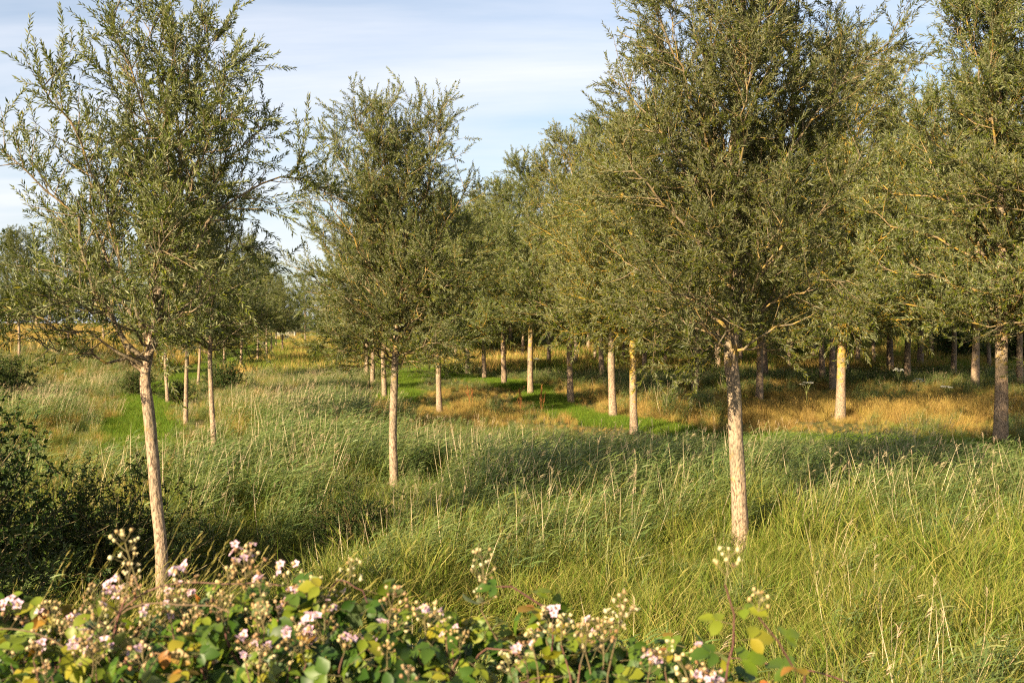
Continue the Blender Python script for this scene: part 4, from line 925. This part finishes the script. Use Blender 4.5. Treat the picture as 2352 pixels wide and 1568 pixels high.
def bramble():
    rng = np.random.RandomState(99)
    crest = lambda px: np.interp(px, [-300, 0, 300, 600, 800, 1000, 1150, 1300, 1500, 1650, 1800, 1900], [1375, 1375, 1360, 1350, 1362, 1380, 1415, 1435, 1470, 1510, 1560, 1640])
    def ztop(X, Y):
        Yc = 3.0; px = 1176 + X / 3.0 * F; zc = CAMZ - (crest(px) - HOR) / F * Yc
        return zc - .28 * np.maximum(0, Yc - Y) - .9 * np.maximum(0, Y - Yc) ** 1.3 + .10 * (fbm(X * 3.1 + 4, Y * 3.1) - .5) * 2
    T = bpy.data.objects.new('bramble_thicket', None); col.objects.link(T); bx, by = -.5, 2.9; T.location = (bx, by, float(terr(bx, by)))
    T['label'] = 'bramble thicket with pink flowers and yellowing leaves along the bottom of the picture'; T['category'] = 'bramble'
    off = np.array([bx, by, float(terr(bx, by))])
    sunv = np.array([sdir[0], sdir[1], sdir[2]])
    # canes: arching stems from the bank to the surface of the thicket
    canes = []
    for i in range(16):
        ex = -2.0 + 2.95 * rng.rand(); ey = 2.3 + .95 * rng.rand(); az = rng.rand() * 6.28; ln = .5 + .5 * rng.rand()
        bx_ = np.array([ex - math.cos(az) * ln * .9, max(2.1, ey - math.sin(az) * ln * .4), 0]); bx_[2] = float(terr(bx_[0], bx_[1])) + .2
        e = np.array([ex, ey, float(ztop(ex, ey)) + .02 + .05 * rng.rand()]); m = (bx_ + e) / 2; m[2] = e[2] - .10
        c = resample([bx_, m, e, e + [math.cos(az) * .12, math.sin(az) * .08, -.02 * rng.rand()]], 24); canes.append(c)
    for c in canes:
        V, q = tubes((c - off)[None], np.linspace(.0042, .0016, 24)[None], 6); ob('cane', mesh_np('bramble_cane', V, quads=q, mats=[CANE], smooth=True, attrs={'rnd': np.full(len(V), rng.rand())}), T)
    # leaves on the surface: separate objects
    n = 295
    ys = 2.25 + .95 * rng.rand(n) ** .8; X = (-.56 + .86 * rng.rand(n)) * ys; Z = ztop(X, ys)
    def leaf_frame():
        az = rng.rand() * 6.28; x = np.array([math.cos(az), math.sin(az), -.35 + .35 * rng.randn()]); z = norm(np.array([-.30, -.55, .72]) + rng.randn(3) * .42); return frame_mat(x, z)
    tone = np.clip(.52 + .9 * (fbm(X * 4, ys * 4) - .5) + .23 * rng.randn(n) + .05, 0, .999)
    for i in range(n):
        put_obj('leaf', LEAVES[int(tone[i] * 10)], T, np.array([X[i], ys[i], Z[i] + .02 * rng.randn()]) - off, leaf_frame(), .65 + .42 * rng.rand())
    # the rest of the foliage, below and between
    a = Acc(); N2 = 3000; src = []
    for me in LEAVES:
        v = np.empty(len(me.vertices) * 3, np.float32); me.vertices.foreach_get('co', v); li = np.empty(len(me.loops), np.int32); me.loops.foreach_get('vertex_index', li)
        r = np.empty(len(me.vertices), np.float32); me.attributes['rnd'].data.foreach_get('value', r); mi = np.empty(len(me.polygons), np.int32); me.polygons.foreach_get('material_index', mi)
        src.append((v.reshape(-1, 3), li.reshape(-1, 4), r, mi))
    Vs, Qs, Rs, Ms = [], [], [], []; c0 = 0
    for i in range(N2):
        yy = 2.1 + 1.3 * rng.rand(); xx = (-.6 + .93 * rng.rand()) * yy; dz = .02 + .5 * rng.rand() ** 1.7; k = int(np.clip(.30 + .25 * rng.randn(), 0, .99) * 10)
        v, q, r, mi = src[k]; W = (v * (.62 + .45 * rng.rand())) @ leaf_frame().T + np.array([xx, yy, float(ztop(xx, yy)) - dz]) - off
        Vs.append(W); Qs.append(q + c0); Rs.append(r); Ms.append(mi); c0 += len(v)
    o = ob('foliage', mesh_np('bramble_foliage', np.concatenate(Vs), quads=np.concatenate(Qs), mats=[BLEAF, CANE], mi_q=np.concatenate(Ms), attrs={'rnd': np.concatenate(Rs)}), T); o['kind'] = 'stuff'
    # flower sprays: bud cluster part with flowers as sub-parts
    def spray(parent, off, pos, s, k, nf, up=(0, 0, 1)):
        me, ends = BUDS[k]; up = norm(np.array(up) + rng.randn(3) * .15); Rm = frame_mat(np.cross(up, [rng.randn(), rng.randn(), .1]), up)
        b = put_obj('bud_cluster', me, parent, np.array(pos) - off, Rm, s)
        for j in range(int(nf * 1.7 + .5)):
            e = ends[rng.randint(len(ends) // 2, len(ends))]; fz = norm(np.array([rng.randn() * .5, -.4 + rng.randn() * .4, .7])); fl = Rm.T @ frame_mat(np.cross(fz, [1, .2, .1]), fz)
            put_obj('flower', FLOWERS[rng.randint(4)], b, e + rng.randn(3) * .006, fl, .85 + .35 * rng.rand())
    tall = [(305, 1225, 4, 0, 1.25), (285, 1290, 3, 0, 1), (415, 1310, 1, 3, 1.1), (430, 1345, 0, 2, 1), (590, 1262, 2, 3, 1.25), (560, 1295, 2, 1, 1.2), (610, 1310, 0, 1, 1.1), (655, 1295, 1, 2, 1.2), (520, 1325, 2, 0, 1.1), (690, 1330, 0, 1, 1),
            (275, 1345, 1, 3, 1.1), (205, 1460, 1, 4, 1.2), (20, 1385, 1, 3, 1.2), (50, 1400, 0, 2, 1.2), (700, 1425, 1, 4, 1.2), (690, 1455, 1, 4, 1.1), (600, 1490, 1, 3, 1.0), (370, 1390, 0, 1, 1), (800, 1295, 4, 0, 1.0),
            (978, 1385, 1, 3, 1.1), (1025, 1385, 0, 2, .9), (1105, 1335, 4, 0, .9), (1255, 1395, 1, 1, 1), (1290, 1405, 3, 1, 1), (1420, 1362, 4, 0, 1.15), (1345, 1420, 3, 2, 1), (1400, 1395, 3, 0, 1), (1490, 1480, 0, 3, 1), (1530, 1470, 3, 0, .9), (1640, 1550, 1, 3, 1), (90, 1445, 3, 0, 1), (470, 1480, 0, 1, 1), (860, 1450, 0, 1, .9), (1180, 1490, 3, 1, .9), (130, 1400, 0, 1, 1), (490, 1380, 2, 0, 1.1), (440, 1420, 2, 0, 1), (330, 1425, 0, 0, 1), (640, 1400, 2, 1, 1), (560, 1440, 0, 1, 1)]
    for i in range(46):
        px = -10 + 900 * rng.rand() ** 1.1 if i < 34 else 850 + 800 * rng.rand(); py = float(crest(px)) + 150 * rng.rand() ** 1.4 - 12; tall.append((px, py, int(rng.choice([0, 2, 2, 5, 1])), int(rng.choice([0, 0, 1, 2])), .8 + .35 * rng.rand()))
    for px, py, k, nf, s in tall:
        Y = np.interp(py, [1220, 1400, 1480, 1560], [3.0, 2.9, 2.6, 2.35]) + .08 * rng.randn(); top = px3(px, py, Y); h = .10 * s; base = top - [0, 0, h]
        spray(T, off, base, s, k, nf)
        zt = float(ztop(base[0], base[1])) - .15
        if base[2] > zt + .02:
            c = resample([[base[0] - .05 * rng.randn(), base[1], zt], [(base[0]) + .02 * rng.randn(), base[1], (zt + base[2]) / 2], base], 6)
            V, q = tubes((c - off)[None], np.linspace(.004, .002, 6)[None], 5); ob('cane', mesh_np('bramble_cane', V, quads=q, mats=[CANE], smooth=True, attrs={'rnd': np.full(len(V), .5 + .4 * rng.rand())}), T)
            for j in range(2):
                put_obj('leaf', LEAVES[rng.randint(5, 9)], T, c[3] - off + rng.randn(3) * .01, leaf_frame(), .6 + .3 * rng.rand())
    # upright and arching sprays standing clear at the right
    def clear_spray(pts, label, Y, lv, k, nf):
        q = np.array([px3(x, y, Y) for x, y in pts]); e = bpy.data.objects.new('bramble_spray', None); col.objects.link(e); rt = q[0].copy(); rt[2] = float(terr(rt[0], rt[1])); e.location = rt
        e['label'] = label; e['category'] = 'bramble'; e['group'] = 'bramble sprays at the right'
        c = resample(np.vstack([[rt[0] - .1, rt[1], rt[2]], q]), 16); V, qq = tubes((c - rt)[None], np.linspace(.006, .0022, 16)[None], 6); ob('cane', mesh_np('bramble_cane', V, quads=qq, mats=[CANE], smooth=True, attrs={'rnd': np.full(len(V), .1)}), e)
        for j in range(lv):
            t = .60 + .37 * (j + .5) / lv; p, tn = along(c[None], np.array([t])); az = j * 2.6 + rng.rand(); x = np.array([math.cos(az), math.sin(az) * .6, .05]); z = norm(np.array([0, -.5, .75]) + rng.randn(3) * .2)
            put_obj('leaf', LEAVES[[8, 6, 7, 3, 9, 5, 2][j % 7]], e, p[0] - rt, frame_mat(x, z), 1.15 - .4 * (t - .6) / .4 + .2 * rng.rand())
        spray(e, rt, c[-1], 1.0, k, nf)
    clear_spray([(1668, 1590), (1680, 1520), (1694, 1440), (1680, 1390), (1668, 1345)], 'upright bramble spray with red stem and cream buds, right of the thicket', 2.5, 10, 3, 0)
    clear_spray([(1850, 1600), (1830, 1545), (1800, 1490), (1765, 1440), (1745, 1420)], 'arching bramble cane with dull red stem at the bottom right of the thicket', 2.45, 6, 5, 0)
    clear_spray([(1270, 1480), (1255, 1420), (1215, 1370), (1160, 1345), (1110, 1350)], 'bramble cane arching left with cream buds above the thicket middle', 2.95, 7, 4, 0)
bramble()
print('tris', sum(len(m.loops) - 2 * len(m.polygons) for m in bpy.data.meshes), 'leaves', TL['n'], TR_['n'], TM['n'], [p['n'] for p in A + B + C + D + E])
